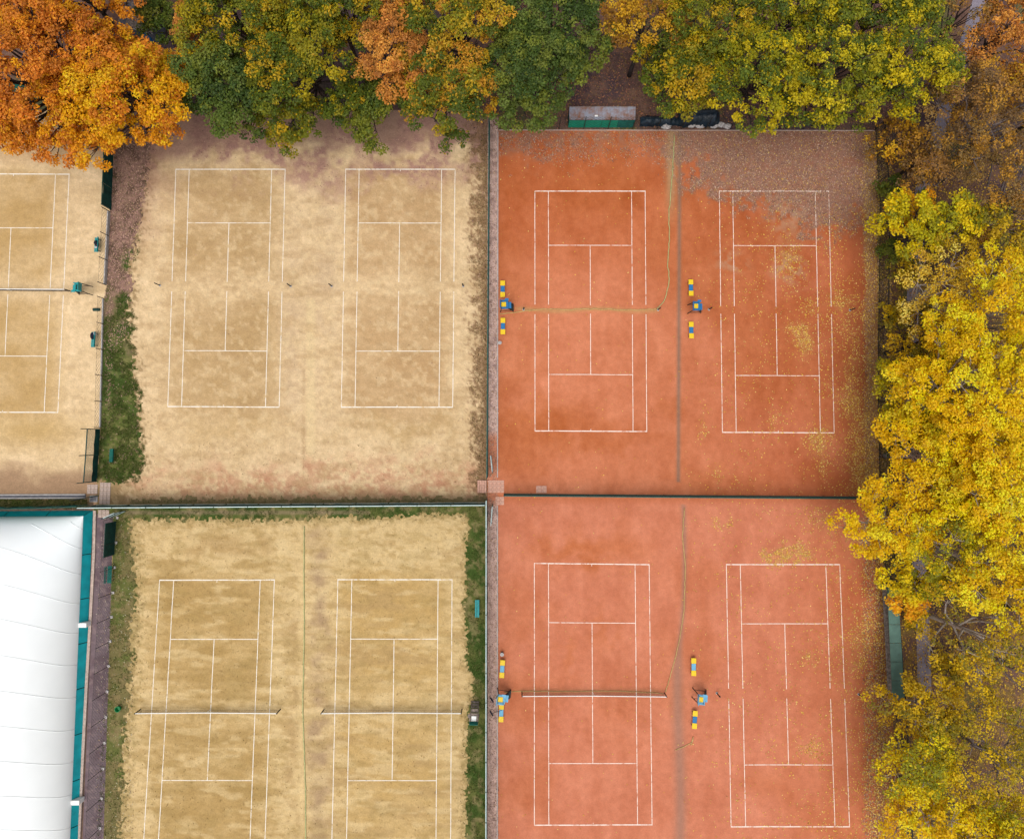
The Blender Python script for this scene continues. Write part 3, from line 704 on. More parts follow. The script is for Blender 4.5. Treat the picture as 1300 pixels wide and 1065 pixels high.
pad(124.5, 139, 647, 657, 3, 2, 'paver_grey', 'small paved slab between dome corner and green gate')
pad(619.5, 640, 609.5, 625.5, 4, 3, 'paver_pink', 'pink paved landing at the crossing of the four court blocks')
pad(629, 640, 630.5, 641, 2, 2, 'paver_pink', 'small pink paved pad below the landing on the lower clay')
pad(680.5, 694, 616.5, 625.8, 2, 1, 'paver_pink', 'square of two pale boards lying against the red court fence', z=.04)
a = P(607, 625); t = thing('stairs', P(612, 617.5), 'flight of pink concrete steps from the sandy court to the landing', 'stairs')
for k in range(4):
    MB().box((-.34 + .22 * k, 0, .05 + .03 * k), (.2, 1.2, .1 + .06 * k)).build('step', 'paver_pink', t, bevel=.008)

# ------------------------------------------------------------------ air dome
e0 = P(118, 648); e1 = P(104.8, 973); dirE = (e1 - e0).normalized()      # east foot line, running south
nrmW = Vector((dirE.y, -dirE.x, 0));
if nrmW.x > 0: nrmW = -nrmW
DW, DL, DH = 36.0, 37.0, 9.0
def dome_pt(u, v):
    """u 0..1 from east foot to west foot, v 0..1 from north end to south end"""
    a = abs(2 * u - 1); b_ = abs(2 * v - 1)
    z = .73 + DH * (max(0.0, 1 - a ** 2.3) ** .62) * (max(0.0, 1 - b ** 2.6) ** .6 if False else max(0.0, 1 - b_ ** 2.6) ** .6)
    ins = .44
    p = e0 + dirE * (ins + v * (DL - 2 * ins)) + nrmW * (ins + u * (DW - 2 * ins)); return Vector((p.x, p.y, z))
t = thing('air_dome', e0 + dirE * (DL / 2) + nrmW * (DW / 2), 'white inflated air dome with teal skirt beside the sandy courts', 'air dome')
org = Vector(t.location)
NU, NV = 72, 72
sp = lambda s: .5 - .5 * math.cos(math.pi * s)
V = np.array([tuple(dome_pt(sp(i / NU), sp(j / NV)) - org) for j in range(NV + 1) for i in range(NU + 1)])
ii = np.arange(NU * NV); aa = (ii // NU) * (NU + 1) + ii % NU
fast_mesh('membrane', V, np.stack([aa, aa + 1, aa + NU + 2, aa + NU + 1], 1), 'membrane', t, np.ones((len(V), 3)), True)
mb = MB(); cs = [e0, e0 + dirE * DL, e0 + dirE * DL + nrmW * DW, e0 + nrmW * DW]
for k in range(4):
    a, b_ = cs[k] - org, cs[(k + 1) % 4] - org; inn = (Vector((0, 0, 0)) - (a + b_) / 2).normalized() * .45
    dd = (b_ - a).normalized() * .45
    pan = MB(); n_ = 9
    for i in range(n_):
        p, q = a.lerp(b_, i / n_), a.lerp(b_, (i + 1) / n_ - .002)
        V_ = [p, q, q + inn + Vector((0, 0, .76)) - (dd if i == n_ - 1 else dd * 0), p + inn + Vector((0, 0, .76)) + (dd if i == 0 else dd * 0)]
        MB().add(V_, [(0, 1, 2, 3)]).build('skirt_panel', 'skirt', t)
for vs0 in (.035, .085, .15, .225, .30, .38, .46, .54, .62, .70, .78, .86):
    pts_ = []
    for i in range(26):
        u = (i / 25) ** 1.6 * .5; v = vs0 - .13 * (1 - math.exp(-u * 7)) + .03 * u
        if v < .012: break
        pts_.append(dome_pt(u, v) - org + Vector((0, 0, .01)))
    if len(pts_) > 3: MB().tube(pts_, .03, 5).build('seam', 'membrane', t, True)
for vv in (.285, .80):      # white duct boxes breaking the skirt
    p = e0 + dirE * (DL * (vv if vv < .5 else .715)) - org
    MB().box(p + Vector((-.2, 0, .42)), (1.0, .42, .84), math.atan2(dirE.y, dirE.x) + math.pi / 2).build('duct_box', 'white_paint', t, bevel=.03)

# ------------------------------------------------------------------ benches and umpire chairs
def clay_bench(px, py, rz, label, seat='blue_plastic', group=None):
    t = thing('bench', P(px, py), label, 'bench', group, rz)
    L = 1.62
    for s in (-1, 1):
        MB().box((0, s * (L / 2 - .25), .45), (.46, .5, .06)).build('seat_pad', 'yellow_plastic', t, bevel=.02)
        m_ = MB()
        for x in (-.17, .17): m_.bar((x, s * .6, 0), (x, s * .6, .42), .045)
        m_.bar((-.17, s * .6, .4), (.17, s * .6, .4), .04); m_.build('leg_frame', 'dark_metal', t)
    MB().box((0, 0, .44), (.40, L - 1.01, .055)).build('seat_pad', seat, t, bevel=.02)
    MB().bar((0, -.7, .395), (0, .7, .395), .05).build('beam', 'dark_metal', t)
    return t
G = 'blue and yellow benches on the clay courts'
clay_bench(638.2, 368, 0, 'blue bench with yellow ends above the chair by the dark green fence')
clay_bench(638.5, 415, 0, 'blue bench with yellow ends below the chair by the dark green fence')
clay_bench(875.8, 366.5, 0, 'blue bench with yellow ends above the umpire chair beside the straight gravel seam')
clay_bench(876.2, 420, 0, 'blue bench with yellow ends below the umpire chair beside the straight gravel seam')
clay_bench(637.6, 847, -.06, 'pale blue bench with yellow ends above the fence side chair of the netted clay court', 'light_blue')
clay_bench(636.4, 902.5, -.04, 'pale blue bench with yellow ends tucked right below the fence side umpire chair', 'light_blue')
clay_bench(879.2, 844.5, -.02, 'blue bench with yellow ends above the umpire chair facing the lower leafy clay', 'light_blue')
clay_bench(880.6, 911, -.08, 'blue bench with yellow ends below the umpire chair facing the lower leafy clay')

def umpire_chair(px, py, rz, label, body='blue_plastic', seat='yellow_plastic', frame='dark_metal', back=None):
    t = thing('umpire_chair', P(px, py), label, 'umpire chair', None, rz)
    zs = 1.75
    for sy in (-1, 1):
        MB().bar((-.45, sy * .42, 0), (-.3, sy * .36, zs), .06).build('leg', frame, t)
        MB().bar((.85, sy * .36, 0), (.32, sy * .32, zs - .3), .06).build('leg', frame, t)
        MB().bar((-.38, sy * .40, .5), (.72, sy * .35, .45), .04).build('brace', frame, t)
        MB().box((-.02, sy * .36, zs + .26), (.55, .09, .05)).build('armrest', body, t, bevel=.015)
        MB().bar((.2, sy * .36, zs), (.2, sy * .36, zs + .25), .04).build('arm_post', frame, t)
    for k in range(4):
        f = (k + .6) / 4.6
        MB().box((.85 - .5 * f, 0, (zs - .3) * f), (.16, .66, .035)).build('step', frame, t)
    MB().box((-.02, 0, zs - .05), (.72, .84, .06)).build('platform', body, t, bevel=.02)
    MB().box((-.1, 0, zs + .04), (.46, .46, .09)).build('seat', seat, t, bevel=.03)
    MB().box((.46, 0, zs - .32), (.34, .62, .05)).build('footrest', body, t, bevel=.015)
    MB().box((-.40, 0, zs + .36), (.06, .80, .58), 0, 0, -.12).build('backrest', back or body, t, bevel=.02)
    MB().box((.2, .44, zs + .30), (.34, .22, .03)).build('writing_shelf', body, t)
    return t
umpire_chair(641, 391, 0, 'blue umpire chair with yellow seat between benches at the upper fence')
umpire_chair(878.5, 393, 0, 'blue umpire chair with yellow seat beside the straight gravel seam')
umpire_chair(637, 879, -.1, 'pale blue umpire chair with yellow seat at the netted clay court fence', 'light_blue')
umpire_chair(884.5, 879, -.1, 'light blue umpire chair with yellow seat facing the lower leaf strewn clay', 'light_blue')
umpire_chair(112, 369.5, math.pi, 'teal ladder umpire chair by the fence gap on the sandy court', 'teal_plastic', 'screen')
umpire_chair(603, 901, math.radians(88), 'white seated umpire chair with green back on the grass strip', 'wood_weathered', 'white_paint', 'wood_weathered', 'screen_teal')
# leaning rackets of dark bars by the chairs: broom handles
def broom(px, py, rz, label):
    t = thing('court_broom', P(px, py), label, 'broom', None, rz)
    MB().tube([(0, 0, .05), (1.15, 0, .9)], .02, 6).build('handle', 'dark_metal', t)
    MB().box((0, 0, .06), (.12, .5, .1)).build('brush_head', 'bag_dark', t)
broom(624, 905, .55, 'dark broom leaning by the lower bench on the pink gravel')
broom(624.5, 888, .6, 'short dark broom propped beside the pale blue umpire chair')

def slat_bench(px, py, rz, label, mat, L=1.4, back=True, slats=4):
    t = thing('bench', P(px, py), label, 'bench', None, rz)
    me = None
    for k in range(slats):
        o = MB().box((-.16 + k * .42 / slats, 0, .45), (.42 / slats - .03, L, .04)).build('slat', mat, t)
    for s in (-1, 1):
        MB().bar((-.15, s * L * .38, 0), (-.15, s * L * .38, .43), .05).build('leg', 'green_metal', t)
        MB().bar((.18, s * L * .38, 0), (.18, s * L * .38, .43), .05).build('leg', 'green_metal', t)
        if back: MB().bar((.21, s * L * .38, .4), (.30, s * L * .38, .85), .04).build('back_post', 'green_metal', t)
    if back:
        for z in (.62, .78): MB().box((.25 + (z - .62) * .2, 0, z), (.03, L, .1)).build('back_slat', mat, t)
    return t
slat_bench(126, 312.5, 0, 'teal bench with dark clothes on it beside the grey plinth fence', 'teal_plastic', 1.45)
slat_bench(122, 432, 0, 'bright teal bench with a dark bag beside the low green fence', 'teal_plastic', 1.5)
slat_bench(606.3, 771, 0, 'plain teal bench alone on the grass strip', 'teal_plastic', 1.6, False, 3)
slat_bench(145, 578, 0, 'slatted green bench standing on the grass verge', 'screen_teal', 1.25)
slat_bench(142.5, 728, math.pi, 'slatted teal bench on the dark path behind the wire fence', 'screen_teal', 1.6)
def heap(name, px, py, z, d, mat, label, cat, seed):
    """soft rounded bundle"""
    r = np.random.default_rng(seed); m_ = MB(); nu, nv = 12, 8; V = []; Fc = []
    for j in range(nv + 1):
        ph = math.pi / 2 * j / nv
        for i in range(nu):
            th = 2 * math.pi * i / nu; k = 1 + .14 * r.normal()
            V.append((d[0] / 2 * math.cos(th) * math.cos(ph) ** .6 * k, d[1] / 2 * math.sin(th) * math.cos(ph) ** .6 * k, d[2] * math.sin(ph) * (1 + .08 * r.normal())))
    for j in range(nv):
        for i in range(nu): Fc.append((j * nu + i, j * nu + (i + 1) % nu, (j + 1) * nu + (i + 1) % nu, (j + 1) * nu + i))
    Fc.append(tuple(range(nu - 1, -1, -1)))
    o = m_.add(V, Fc).build(name, mat, None, True); o.location = P(px, py, 0) + Vector((0, 0, z)); return tag(o, label, cat)
heap('sports_bag', 126, 310.6, .47, (.4, .5, .26), 'bag_dark', 'dark sports bag in the middle of the teal bench by the plinth fence', 'bag', 1)
heap('jacket', 127.5, 313.3, .47, (.32, .34, .14), 'cloth_maroon', 'maroon jacket beside the dark bag on the teal bench', 'jacket', 2)
heap('towel', 125.8, 315.8, .47, (.36, .14, .07), 'cloth_white', 'small white towel folded beside the maroon jacket', 'towel', 3)
heap('sports_bag', 122, 427.6, .47, (.42, .7, .32), 'bag_dark', 'dark blue sports bag on the bright teal bench', 'bag', 4)
heap('towel', 124.2, 425.5, .47, (.3, .4, .2), 'cloth_white', 'white towel heaped beside the dark bag on the bright teal bench', 'towel', 5)
t = thing('ball_basket', P(123.5, 393.5), 'small dark green ball basket lying on the sand by the fence gap', 'basket')
MB().tube([(-.3, 0, .16), (.3, 0, .16)], .15, 10).build('drum', 'green_metal', t); MB().tube([(-.3, 0, .3), (0, 0, .42), (.3, 0, .3)], .015, 5).build('handle', 'dark_metal', t)
t = thing('bucket', P(151.5, 898.5), 'small bright green bucket on the dry grass near the net post', 'bucket')
mb = MB(); nn = 14
for r0, z in ((.2, 0), (.27, .36), (.24, .36), (.18, .04)):
    mb.v += [(r0 * math.cos(2 * math.pi * i / nn), r0 * math.sin(2 * math.pi * i / nn), z) for i in range(nn)]
for k in range(3):
    for i in range(nn): mb.f.append((k * nn + i, k * nn + (i + 1) % nn, (k + 1) * nn + (i + 1) % nn, (k + 1) * nn + i))
mb.f.append(tuple(3 * nn + i for i in range(nn))); mb.build('pail', 'bucket_green', t)
MB().tube([(-.25, 0, .35), (-.1, .2, .4), (.1, .2, .4), (.25, 0, .35)], .012, 5).build('handle', 'dark_metal', t)
def ball_bin(px, py, label):
    t = thing('waste_bin', P(px, py), label, 'bin'); MB().tube([(0, 0, 0), (0, 0, .42)], [.13, .17], 10, True).build('drum', 'concrete_dark', t)
    MB().tube([(0, 0, .42), (0, 0, .44)], .185, 10).build('rim', 'concrete', t)
ball_bin(634.6, 436, 'small grey bin on the gravel edge below the upper fence bench')
ball_bin(637.4, 829, 'small grey bin on the red clay above the pale blue bench')

# hoses
def hose(pts, r, mat, label, seed, wob=.05):
    rr = random.Random(seed); pts = [P(*q) for q in pts]; out = []
    for a, b_ in zip(pts, pts[1:]):
        n_ = max(2, int((b_ - a).length / .35))
        for i in range(n_): out.append(a.lerp(b_, i / n_) + Vector((rr.uniform(-wob, wob), rr.uniform(-wob, wob), r + .01)))
    out.append(pts[-1] + Vector((0, 0, r + .01)))
    o = MB().tube(out, r, 6).build('hose', mat, None, True); return tag(o, label, 'hose')
hose([(856, 172), (853, 230), (848.5, 275), (850, 300), (847.5, 335), (849.5, 355), (845, 378), (838, 388), (834, 392)], .045, 'hose_green', 'pale green hose snaking along the gravel seam to the net post', 1)
hose([(834, 392.5), (800, 393.8), (760, 392.4), (720, 393.6), (690, 392.8), (668, 394), (655, 397), (634, 398.5)], .04, 'hose_tan', 'tan hose lying across the red court where its net was removed', 2, .06)
hose([(869, 645), (866, 680), (870, 720), (868, 775), (862, 815), (853, 850), (845, 878)], .04, 'hose_tan', 'tan hose running along the lower seam to the clay net', 3, .03)
hose([(842, 879.5), (780, 876.6), (720, 877.2), (670, 876.8), (640, 878.4)], .03, 'hose_tan', 'tan hose lying alongside the clay court net', 4, .03)
hose([(857, 952), (868, 948), (878, 942), (880, 934), (877, 946)], .035, 'hose_tan', 'short coil of tan hose on the clay below the lower bench', 5, .06)
hose([(386.5, 668), (386, 720), (386.5, 800), (384.6, 890), (385.5, 930), (388, 1000), (388.5, 1120)], .05, 'hose_green', 'long pale green hose laid between the two lower sandy courts', 6, .02)

# ------------------------------------------------------------------ shelter with rusty roof, tarps, sacks, green roofed shelter, hut
a = P(721, 162.6); b_ = P(803, 162.6); W = b_.x - a.x; c = (a + b_) / 2
t = thing('shelter', (c.x, c.y + .12, 0), 'open shelter with rusty corrugated roof and teal front facing the clay', 'shelter')
hb, hf, D = 1.95, 1.62, 1.15
npan = 8
for k in range(npan):
    x0 = -W / 2 + W * k / npan; x1 = -W / 2 + W * (k + 1) / npan - .01; V = []; Fc = []; n_ = 12
    for i in range(n_ + 1):
        x = x0 + (x1 - x0) * i / n_; dz = .018 * math.cos(i * math.pi)
        V += [(x, -.05, hf + dz + k % 2 * .006), (x, D, hb + dz + k % 2 * .006)]
        if i: q = 2 * i; Fc.append((q - 2, q, q + 1, q - 1))
    MB().add(V, Fc).build('roof_sheet', 'rusty_sheet', t)
mat_plain('teal_front', (8, 160, 128), .6, 0, .1, 2.0)
for k in range(4):
    MB().box((-W / 2 + W * (k + .5) / 4, -.09, .79), (W / 4 - .03, .04, 1.5)).build('front_board', 'screen_teal' if k == 3 else 'teal_front', t)
MB().box((0, D - .05, 1.0), (W, .05, 1.9)).build('back_wall', 'wood_weathered', t)
for s in (-1, 1):
    MB().box((s * (W / 2 - .03), D / 2, .7), (.05, D - .2, 1.2)).build('side_wall', 'screen', t)
    for yv in (.0, D - .1): MB().bar((s * (W / 2 - .08), yv, 0), (s * (W / 2 - .08), yv, 1.55 + yv * .28), .08).build('post', 'green_metal', t)
MB().box((-.6, .3, hf + .13), (.3, .14, .04)).build('patch_plate', 'white_paint', t)

def tarp_roll(x0, x1, y0, y1, h, label, seed):
    a = P(x0, (y0 + y1) / 2); b_ = P(x1, (y0 + y1) / 2); L = b_.x - a.x; c = (a + b_) / 2; wd = (y1 - y0) * mpp()
    r = np.random.default_rng(seed); nu, nv = 26, 12; V = []; Fc = []
    hx = np.convolve(r.normal(size=nu + 1 + 4), np.ones(5) / 5, 'valid')
    for i in range(nu + 1):
        e_ = min(1, 6 * (i / nu) * (1 - i / nu) + .45)
        for j in range(nv + 1):
            th = math.pi * j / nv
            V.append((-L / 2 + L * i / nu, -wd / 2 * math.cos(th) * (1 + .2 * hx[i]) + .05 * r.normal(), max(0.0, h * math.sin(th) * e_ * (1 + .45 * hx[i]) + .05 * r.normal() * math.sin(th))))
    for i in range(nu):
        for j in range(nv): q = i * (nv + 1) + j; Fc.append((q, q + nv + 1, q + nv + 2, q + 1))
    o = MB().add(V, Fc).build('tarpaulin', 'tarp', None, True); o.location = c; return tag(o, label, 'tarpaulin')
tarp_roll(812, 862, 149, 161, .7, 'crumpled dark blue tarpaulin heap beside the rusty roofed shelter', 1)
tarp_roll(860, 912, 140, 162, 1.1, 'larger dark blue tarpaulin mound over the white sacks under yellow leaves', 2)
tarp_roll(1024, 1060, 152, 161, .6, 'dark blue tarpaulin heap at the kerb under the far yellow green oak', 3)
for i, (x, y, w) in enumerate(((846, 161.2, .9), (877, 159.5, 1.0), (888, 160.6, .9), (906, 160.6, .8), (915, 159, .9), (923, 161, .8))):
    heap('sack', x, y, 0, (w, .55, .32), 'sack', 'dusty white sack lying at the kerb before the dark tarpaulins', 'sack', 30 + i)['group'] = 'white sacks at the kerb'

a = P(1128, 748); b_ = P(1141, 892); L = abs(b_.y - a.y)
zr = 2.1; ra, rb, rc, rd = P(1126.5, 746, zr), P(1140, 746, zr), P(1148.5, 888, zr), P(1133, 888, zr)
gc = P(1128, 815); t = thing('long_shelter', gc, 'long narrow shelter with faded green sheet roof beside the lower clay', 'shelter')
for k in range(6):
    f0, f1 = k / 6, (k + 1) / 6 - .004
    V = [ra.lerp(rd, f0), rb.lerp(rc, f0), rb.lerp(rc, f1), ra.lerp(rd, f1)]; dz = Vector((0, 0, .05))
    V = [v - gc for v in V]; V = V + [v - dz for v in V]
    MB().add(V, [(3, 2, 1, 0), (4, 5, 6, 7), (0, 1, 5, 4), (1, 2, 6, 5), (2, 3, 7, 6), (3, 0, 4, 7)]).build('roof_sheet', 'green_roof', t)
    for q in (ra.lerp(rd, f0 + .02).lerp(rb.lerp(rc, f0 + .02), .93),):
        MB().bar(Vector((q.x, q.y, 0)) - gc, Vector((q.x, q.y, zr - .05)) - gc, .08).build('post', 'green_metal', t)
q0, q1 = ra.lerp(rb, .6), rd.lerp(rc, .6)
MB().bar(Vector((q0.x, q0.y, .42)) - gc, Vector((q1.x, q1.y, .42)) - gc, .4, .05).build('bench_board', 'wood_weathered', t)

t = thing('hut', P(190, 38), 'small grey hut with plank roof in the gap behind the orange maple', 'hut', None, -.25)
for k in range(9):
    MB().box((-1.6 + k * .4, 0, 2.3 - .03 * abs(k - 4)), (.37, 2.6, .05)).build('roof_plank', 'wood_weathered', t)
MB().box((0, 0, 1.12), (3.2, 2.2, 2.24)).build('wall', 'concrete_dark', t); MB().box((0, -1.32, 2.2), (3.7, .06, .14)).build('fascia', 'concrete', t)
MB().box((.4, -1.12, 1.0), (.9, .05, 2.0)).build('door', 'blue_plastic', t)

# ------------------------------------------------------------------ trees
def srgbs(*cs): return [alb(c) for c in cs]
def lsrgbs(*cs): return [lalb(c) for c in cs]
PAL = dict(
    orange=lsrgbs((230, 152, 32), (216, 134, 40), (238, 172, 22), (200, 120, 36), (228, 146, 50)),
    amber_yellow=lsrgbs((246, 196, 14), (236, 178, 16), (222, 160, 20), (250, 208, 30)),
    gold=lsrgbs((240, 182, 14), (232, 162, 24), (218, 138, 36), (242, 194, 30)),
    green=lsrgbs((94, 112, 36), (78, 100, 34), (112, 126, 42), (128, 132, 38)),
    green_gold=lsrgbs((96, 110, 28), (120, 124, 26), (178, 160, 20), (196, 160, 24), (84, 100, 30), (150, 140, 26)),
    green_amber=lsrgbs((104, 114, 30), (84, 102, 32), (206, 166, 40), (196, 164, 32), (146, 140, 30), (100, 112, 30), (214, 158, 48)),
    dark_green=lsrgbs((82, 102, 38), (70, 92, 36), (98, 116, 42), (112, 126, 54), (124, 132, 46)),
    rust=lsrgbs((216, 148, 62), (202, 130, 58), (226, 162, 70), (188, 124, 56)),
    amber=lsrgbs((206, 158, 30), (180, 126, 34), (222, 178, 40), (150, 108, 40)),
    lime=lsrgbs((160, 154, 20), (196, 178, 20), (128, 134, 28), (216, 192, 22), (96, 112, 32)),
    oak=lsrgbs((140, 142, 28), (178, 166, 26), (112, 122, 32), (206, 186, 24), (88, 104, 34)),
    brown=lsrgbs((188, 138, 50), (160, 118, 60), (206, 154, 52), (134, 104, 64), (150, 120, 66)),
    yellow=lsrgbs((252, 218, 10), (246, 206, 10), (254, 226, 40), (232, 190, 12), (244, 198, 6)),
    pale=lsrgbs((238, 206, 80), (226, 184, 60), (240, 214, 100), (214, 176, 40)),
    yellow_green=lsrgbs((216, 196, 14), (236, 206, 14), (182, 174, 24), (246, 212, 18), (150, 150, 30)),
    dull=lsrgbs((212, 178, 22), (172, 152, 34), (232, 194, 20), (138, 128, 38), (196, 162, 28)),
    deep_orange=lsrgbs((248, 184, 22), (242, 168, 22), (250, 200, 34)),
    bush=lsrgbs((78, 98, 30), (98, 112, 34), (120, 124, 40)))
UP = np.array([0, 0, 1.0])
tree_total = [0]
def tree(cx, cy, rx, ry, pal, label, cz=9.5, base=None, dens=1.0, leaf=.2, bark='bark_dark', seed=0, name='tree', cat='tree', lobe_r=1.55, cover=2.3, flat=.8, group='trees around the tennis courts', hero=None):
    r = np.random.default_rng(seed * 13 + 5)
    C = np.array(P(cx, cy, cz)); k = mpp(cz); RX, RY = rx * k * 1.1, ry * k * 1.08; RZ = flat * (RX + RY) / 2
    RZ = min(RZ, cz * .62)
    if base is None:
        gx, gy = pix(C[0], C[1])
        if gx > 1000 and gy > 170: gx = max(gx, 1124)
        elif gy > 60: gy = min(gy, 128)
        base = (gx, gy)
    B = np.array(P(*base))
    t = thing(name, B, label, cat, group)
    pal = PAL[pal]
    # lobes: best-candidate spread over the crown's upper shell
    nl = max(4, int(RX * RY / lobe_r ** 2 * cover)); L = []
    for i in range(nl):
        best = None; bd = -1
        for q in range(7):
            a = r.uniform(0, 2 * math.pi); rr = math.sqrt(r.uniform(0, 1)) * .94
            wob = 1 + .16 * math.sin(a * 3 + seed) + .10 * math.sin(a * 5 + seed * 2.1)
            z = math.sqrt(max(0, 1 - rr * rr)) * r.uniform(.45, 1.0) - .15 * r.uniform(0, 1) - (.25 * (rr > .75) * r.uniform(0, 1.6))
            p = np.array([math.cos(a) * rr * wob * (RX - lobe_r * .55), math.sin(a) * rr * wob * (RY - lobe_r * .55), z * RZ])
            dd = min([np.linalg.norm((p - s) * (1, 1, .6)) for s in L], default=9)
            if dd > bd: best, bd = p, dd
        L.append(best)
    L = np.array(L); lr = r.uniform(.65, 1.25, nl) * lobe_r
    # clumps
    CP = []; CR = []; CC = []; CL = []
    lc = r.integers(0, len(pal), nl)
    for i in range(nl):
        nc = max(4, int(11.5 * (lr[i] / 1.5) ** 2 * dens ** .5 + r.integers(0, 3)))
        d = r.normal(size=(nc, 3)); d[:, 2] = np.abs(d[:, 2]) * .9 - .35; d /= np.linalg.norm(d, axis=1, keepdims=True)
        p = L[i] + d * lr[i] * r.uniform(.55, 1.0, (nc, 1)) * (1, 1, .75)
        CP.append(p); CR.append(r.uniform(.38, .75, nc) * (lr[i] / 1.5) ** .4); CL.append(np.full(nc, i))
        cc = np.where(r.random(nc) < .62, lc[i], r.integers(0, len(pal), nc)); CC.append(cc)
    CP = np.concatenate(CP); CR = np.concatenate(CR); CC = np.concatenate(CC); CL = np.concatenate(CL)
    nleaf = np.maximum(6, (62 * dens * (CR / .55) ** 2 * (.2 / leaf) ** 1.5).astype(int))
    idx = np.repeat(np.arange(len(CP)), nleaf); n = len(idx)
    d = r.normal(size=(n, 3)); d /= np.linalg.norm(d, axis=1, keepdims=True)
    pos = CP[idx] + d * (CR[idx] * r.random(n) ** .38)[:, None] * (1, 1, .62)
    nrm = d * .5 + UP * .95 + r.normal(size=(n, 3)) * .36
    pc = np.array(pal)[CC[idx]]
    j = r.random(n) < .16; pc[j] = np.array(pal)[r.integers(0, len(pal), j.sum())]
    cv = r.uniform(.84, 1.14, len(CP))[idx]
    col = np.clip(pc * (cv * r.uniform(.72, 1.26, n))[:, None], 0, .85)
    size = leaf * 1.12 * r.uniform(.65, 1.35, n)
    leaf_mesh('crown', pos + (C - B), nrm, size, col, 'leaf', t); tree_total[0] += n
    # trunk, limbs and twigs
    m_ = MB(); top = C - B + np.array([0, 0, RZ * .25]); R0 = .05 * (RX + RY) / 2 + .06
    tp = []
    for i in range(7):
        f = i / 6; q = top * f; lean = math.sin(f * math.pi / 2) ** 1.5
        tp.append((top[0] * lean + r.normal() * .06 * (0 < i < 6), top[1] * lean + r.normal() * .06 * (0 < i < 6), top[2] * f))
    m_.tube(tp, [R0 * (1 - .72 * i / 6) for i in range(7)], 8)
    for i in range(nl):
        e_ = L[i] + (C - B); f = np.clip((e_[2] / top[2]) * .62 * r.uniform(.75, 1.05), .25, .9) * 6; k0 = int(f); s_ = np.array(tp[k0]) + (np.array(tp[min(6, k0 + 1)]) - np.array(tp[k0])) * (f - k0)
        mid = s_ * .5 + e_ * .5 + np.array([0, 0, -.08 * np.linalg.norm(e_ - s_)]) + r.normal(size=3) * .18
        q1 = s_ * .75 + mid * .25 + r.normal(size=3) * .05; q3 = mid * .4 + e_ * .6 + r.normal(size=3) * .1
        rb = R0 * .42
        m_.tube([s_, q1, mid, q3, e_], [rb, rb * .8, rb * .6, rb * .42, rb * .25], 5, False)
        for q in CP[CL == i][:7]:
            e2 = q + (C - B); m2 = (e_ * .5 + e2 * .5) + r.normal(size=3) * .1
            m_.tube([e_ * .8 + mid * .2, m2, e2], [rb * .26, rb * .18, .008], 3, False)
    m_.build('trunk', bark, t, True)
    return t
T = tree
# north row
T(56, 92, 108, 108, 'orange', 'large orange maple overhanging the far sandy court', 9, seed=1, dens=1.1)
T(164, 128, 84, 86, 'gold', 'golden orange maple over the dark green corner windscreen', 8.5, seed=2, dens=1.1)
T(95, -20, 90, 50, 'orange', 'orange tree behind the large orange maple', 9, seed=3)
T(206, 26, 30, 34, 'bush', 'small olive green round tree beside the grey hut', 5, seed=4, lobe_r=1.1, flat=.9)
T(242, 34, 20, 34, 'rust', 'slim rust coloured sapling between the hut and the green tree', 9, seed=5, lobe_r=.9)
T(292, 118, 62, 66, 'dark_green', 'dense green tree beside the golden maple', 8, seed=6, dens=1.1)
T(300, 22, 76, 56, 'green_gold', 'green and yellow tree behind the dense green one', 10, seed=7)
T(385, 92, 76, 84, 'green_gold', 'broad green tree with yellow tips over the sandy court end', 8.5, seed=8, dens=1.05)
T(430, 20, 72, 52, 'green_gold', 'yellow tipped green tree standing behind the rust coloured crown', 9.5, seed=9)
T(497, 66, 40, 60, 'rust', 'narrow rust orange tree squeezed between two green crowns', 10, seed=10, lobe_r=1.2, dens=1.1)
T(505, 0, 40, 34, 'rust', 'rust brown tree top behind the narrow rust orange tree', 9, seed=11)
T(462, 138, 40, 46, 'green', 'low green tree beneath the narrow rust orange tree', 6, seed=12)
T(560, 116, 66, 66, 'green_amber', 'green tree with amber tips over the sandy court corner', 8.5, seed=13, dens=1.05)
T(580, 30, 72, 56, 'green_amber', 'amber tipped green tree behind the court corner', 10, seed=14)
T(672, 104, 66, 68, 'dark_green', 'dense dark green tree where the tall fence meets the clay', 8.5, seed=15, dens=1.15)
T(706, 34, 70, 62, 'dark_green', 'dark green tree left of the gap behind the rusty shelter', 9, seed=16, dens=1.1)
T(820, 30, 50, 50, 'amber', 'amber brown tree above the gap behind the rusty shelter', 9, seed=17, dens=.8)
T(858, 92, 52, 50, 'green_gold', 'green tree leaning above the tarpaulin heaps', 7.5, seed=18)
T(905, 30, 66, 56, 'green_gold', 'green and yellow tree behind the tarpaulin heaps', 9.5, seed=19)
T(962, 108, 74, 64, 'lime', 'bright yellow green oak hanging over the tarpaulin mound', 8.5, seed=20, dens=.85, cover=1.9, lobe_r=1.3)
T(1048, 98, 76, 78, 'oak', 'wide yellow green oak hanging over the clay court kerb', 9, seed=21, dens=.85, cover=1.9, lobe_r=1.3)
T(1010, 10, 80, 46, 'oak', 'yellow green oak behind the wide overhanging one', 10, seed=22)
T(1140, 80, 72, 70, 'lime', 'yellow green oak at the corner of the clay courts', 9, seed=23, dens=.85, cover=1.9, lobe_r=1.3)
T(1130, 0, 70, 40, 'oak', 'dull green oak behind the corner oak', 10, seed=24)
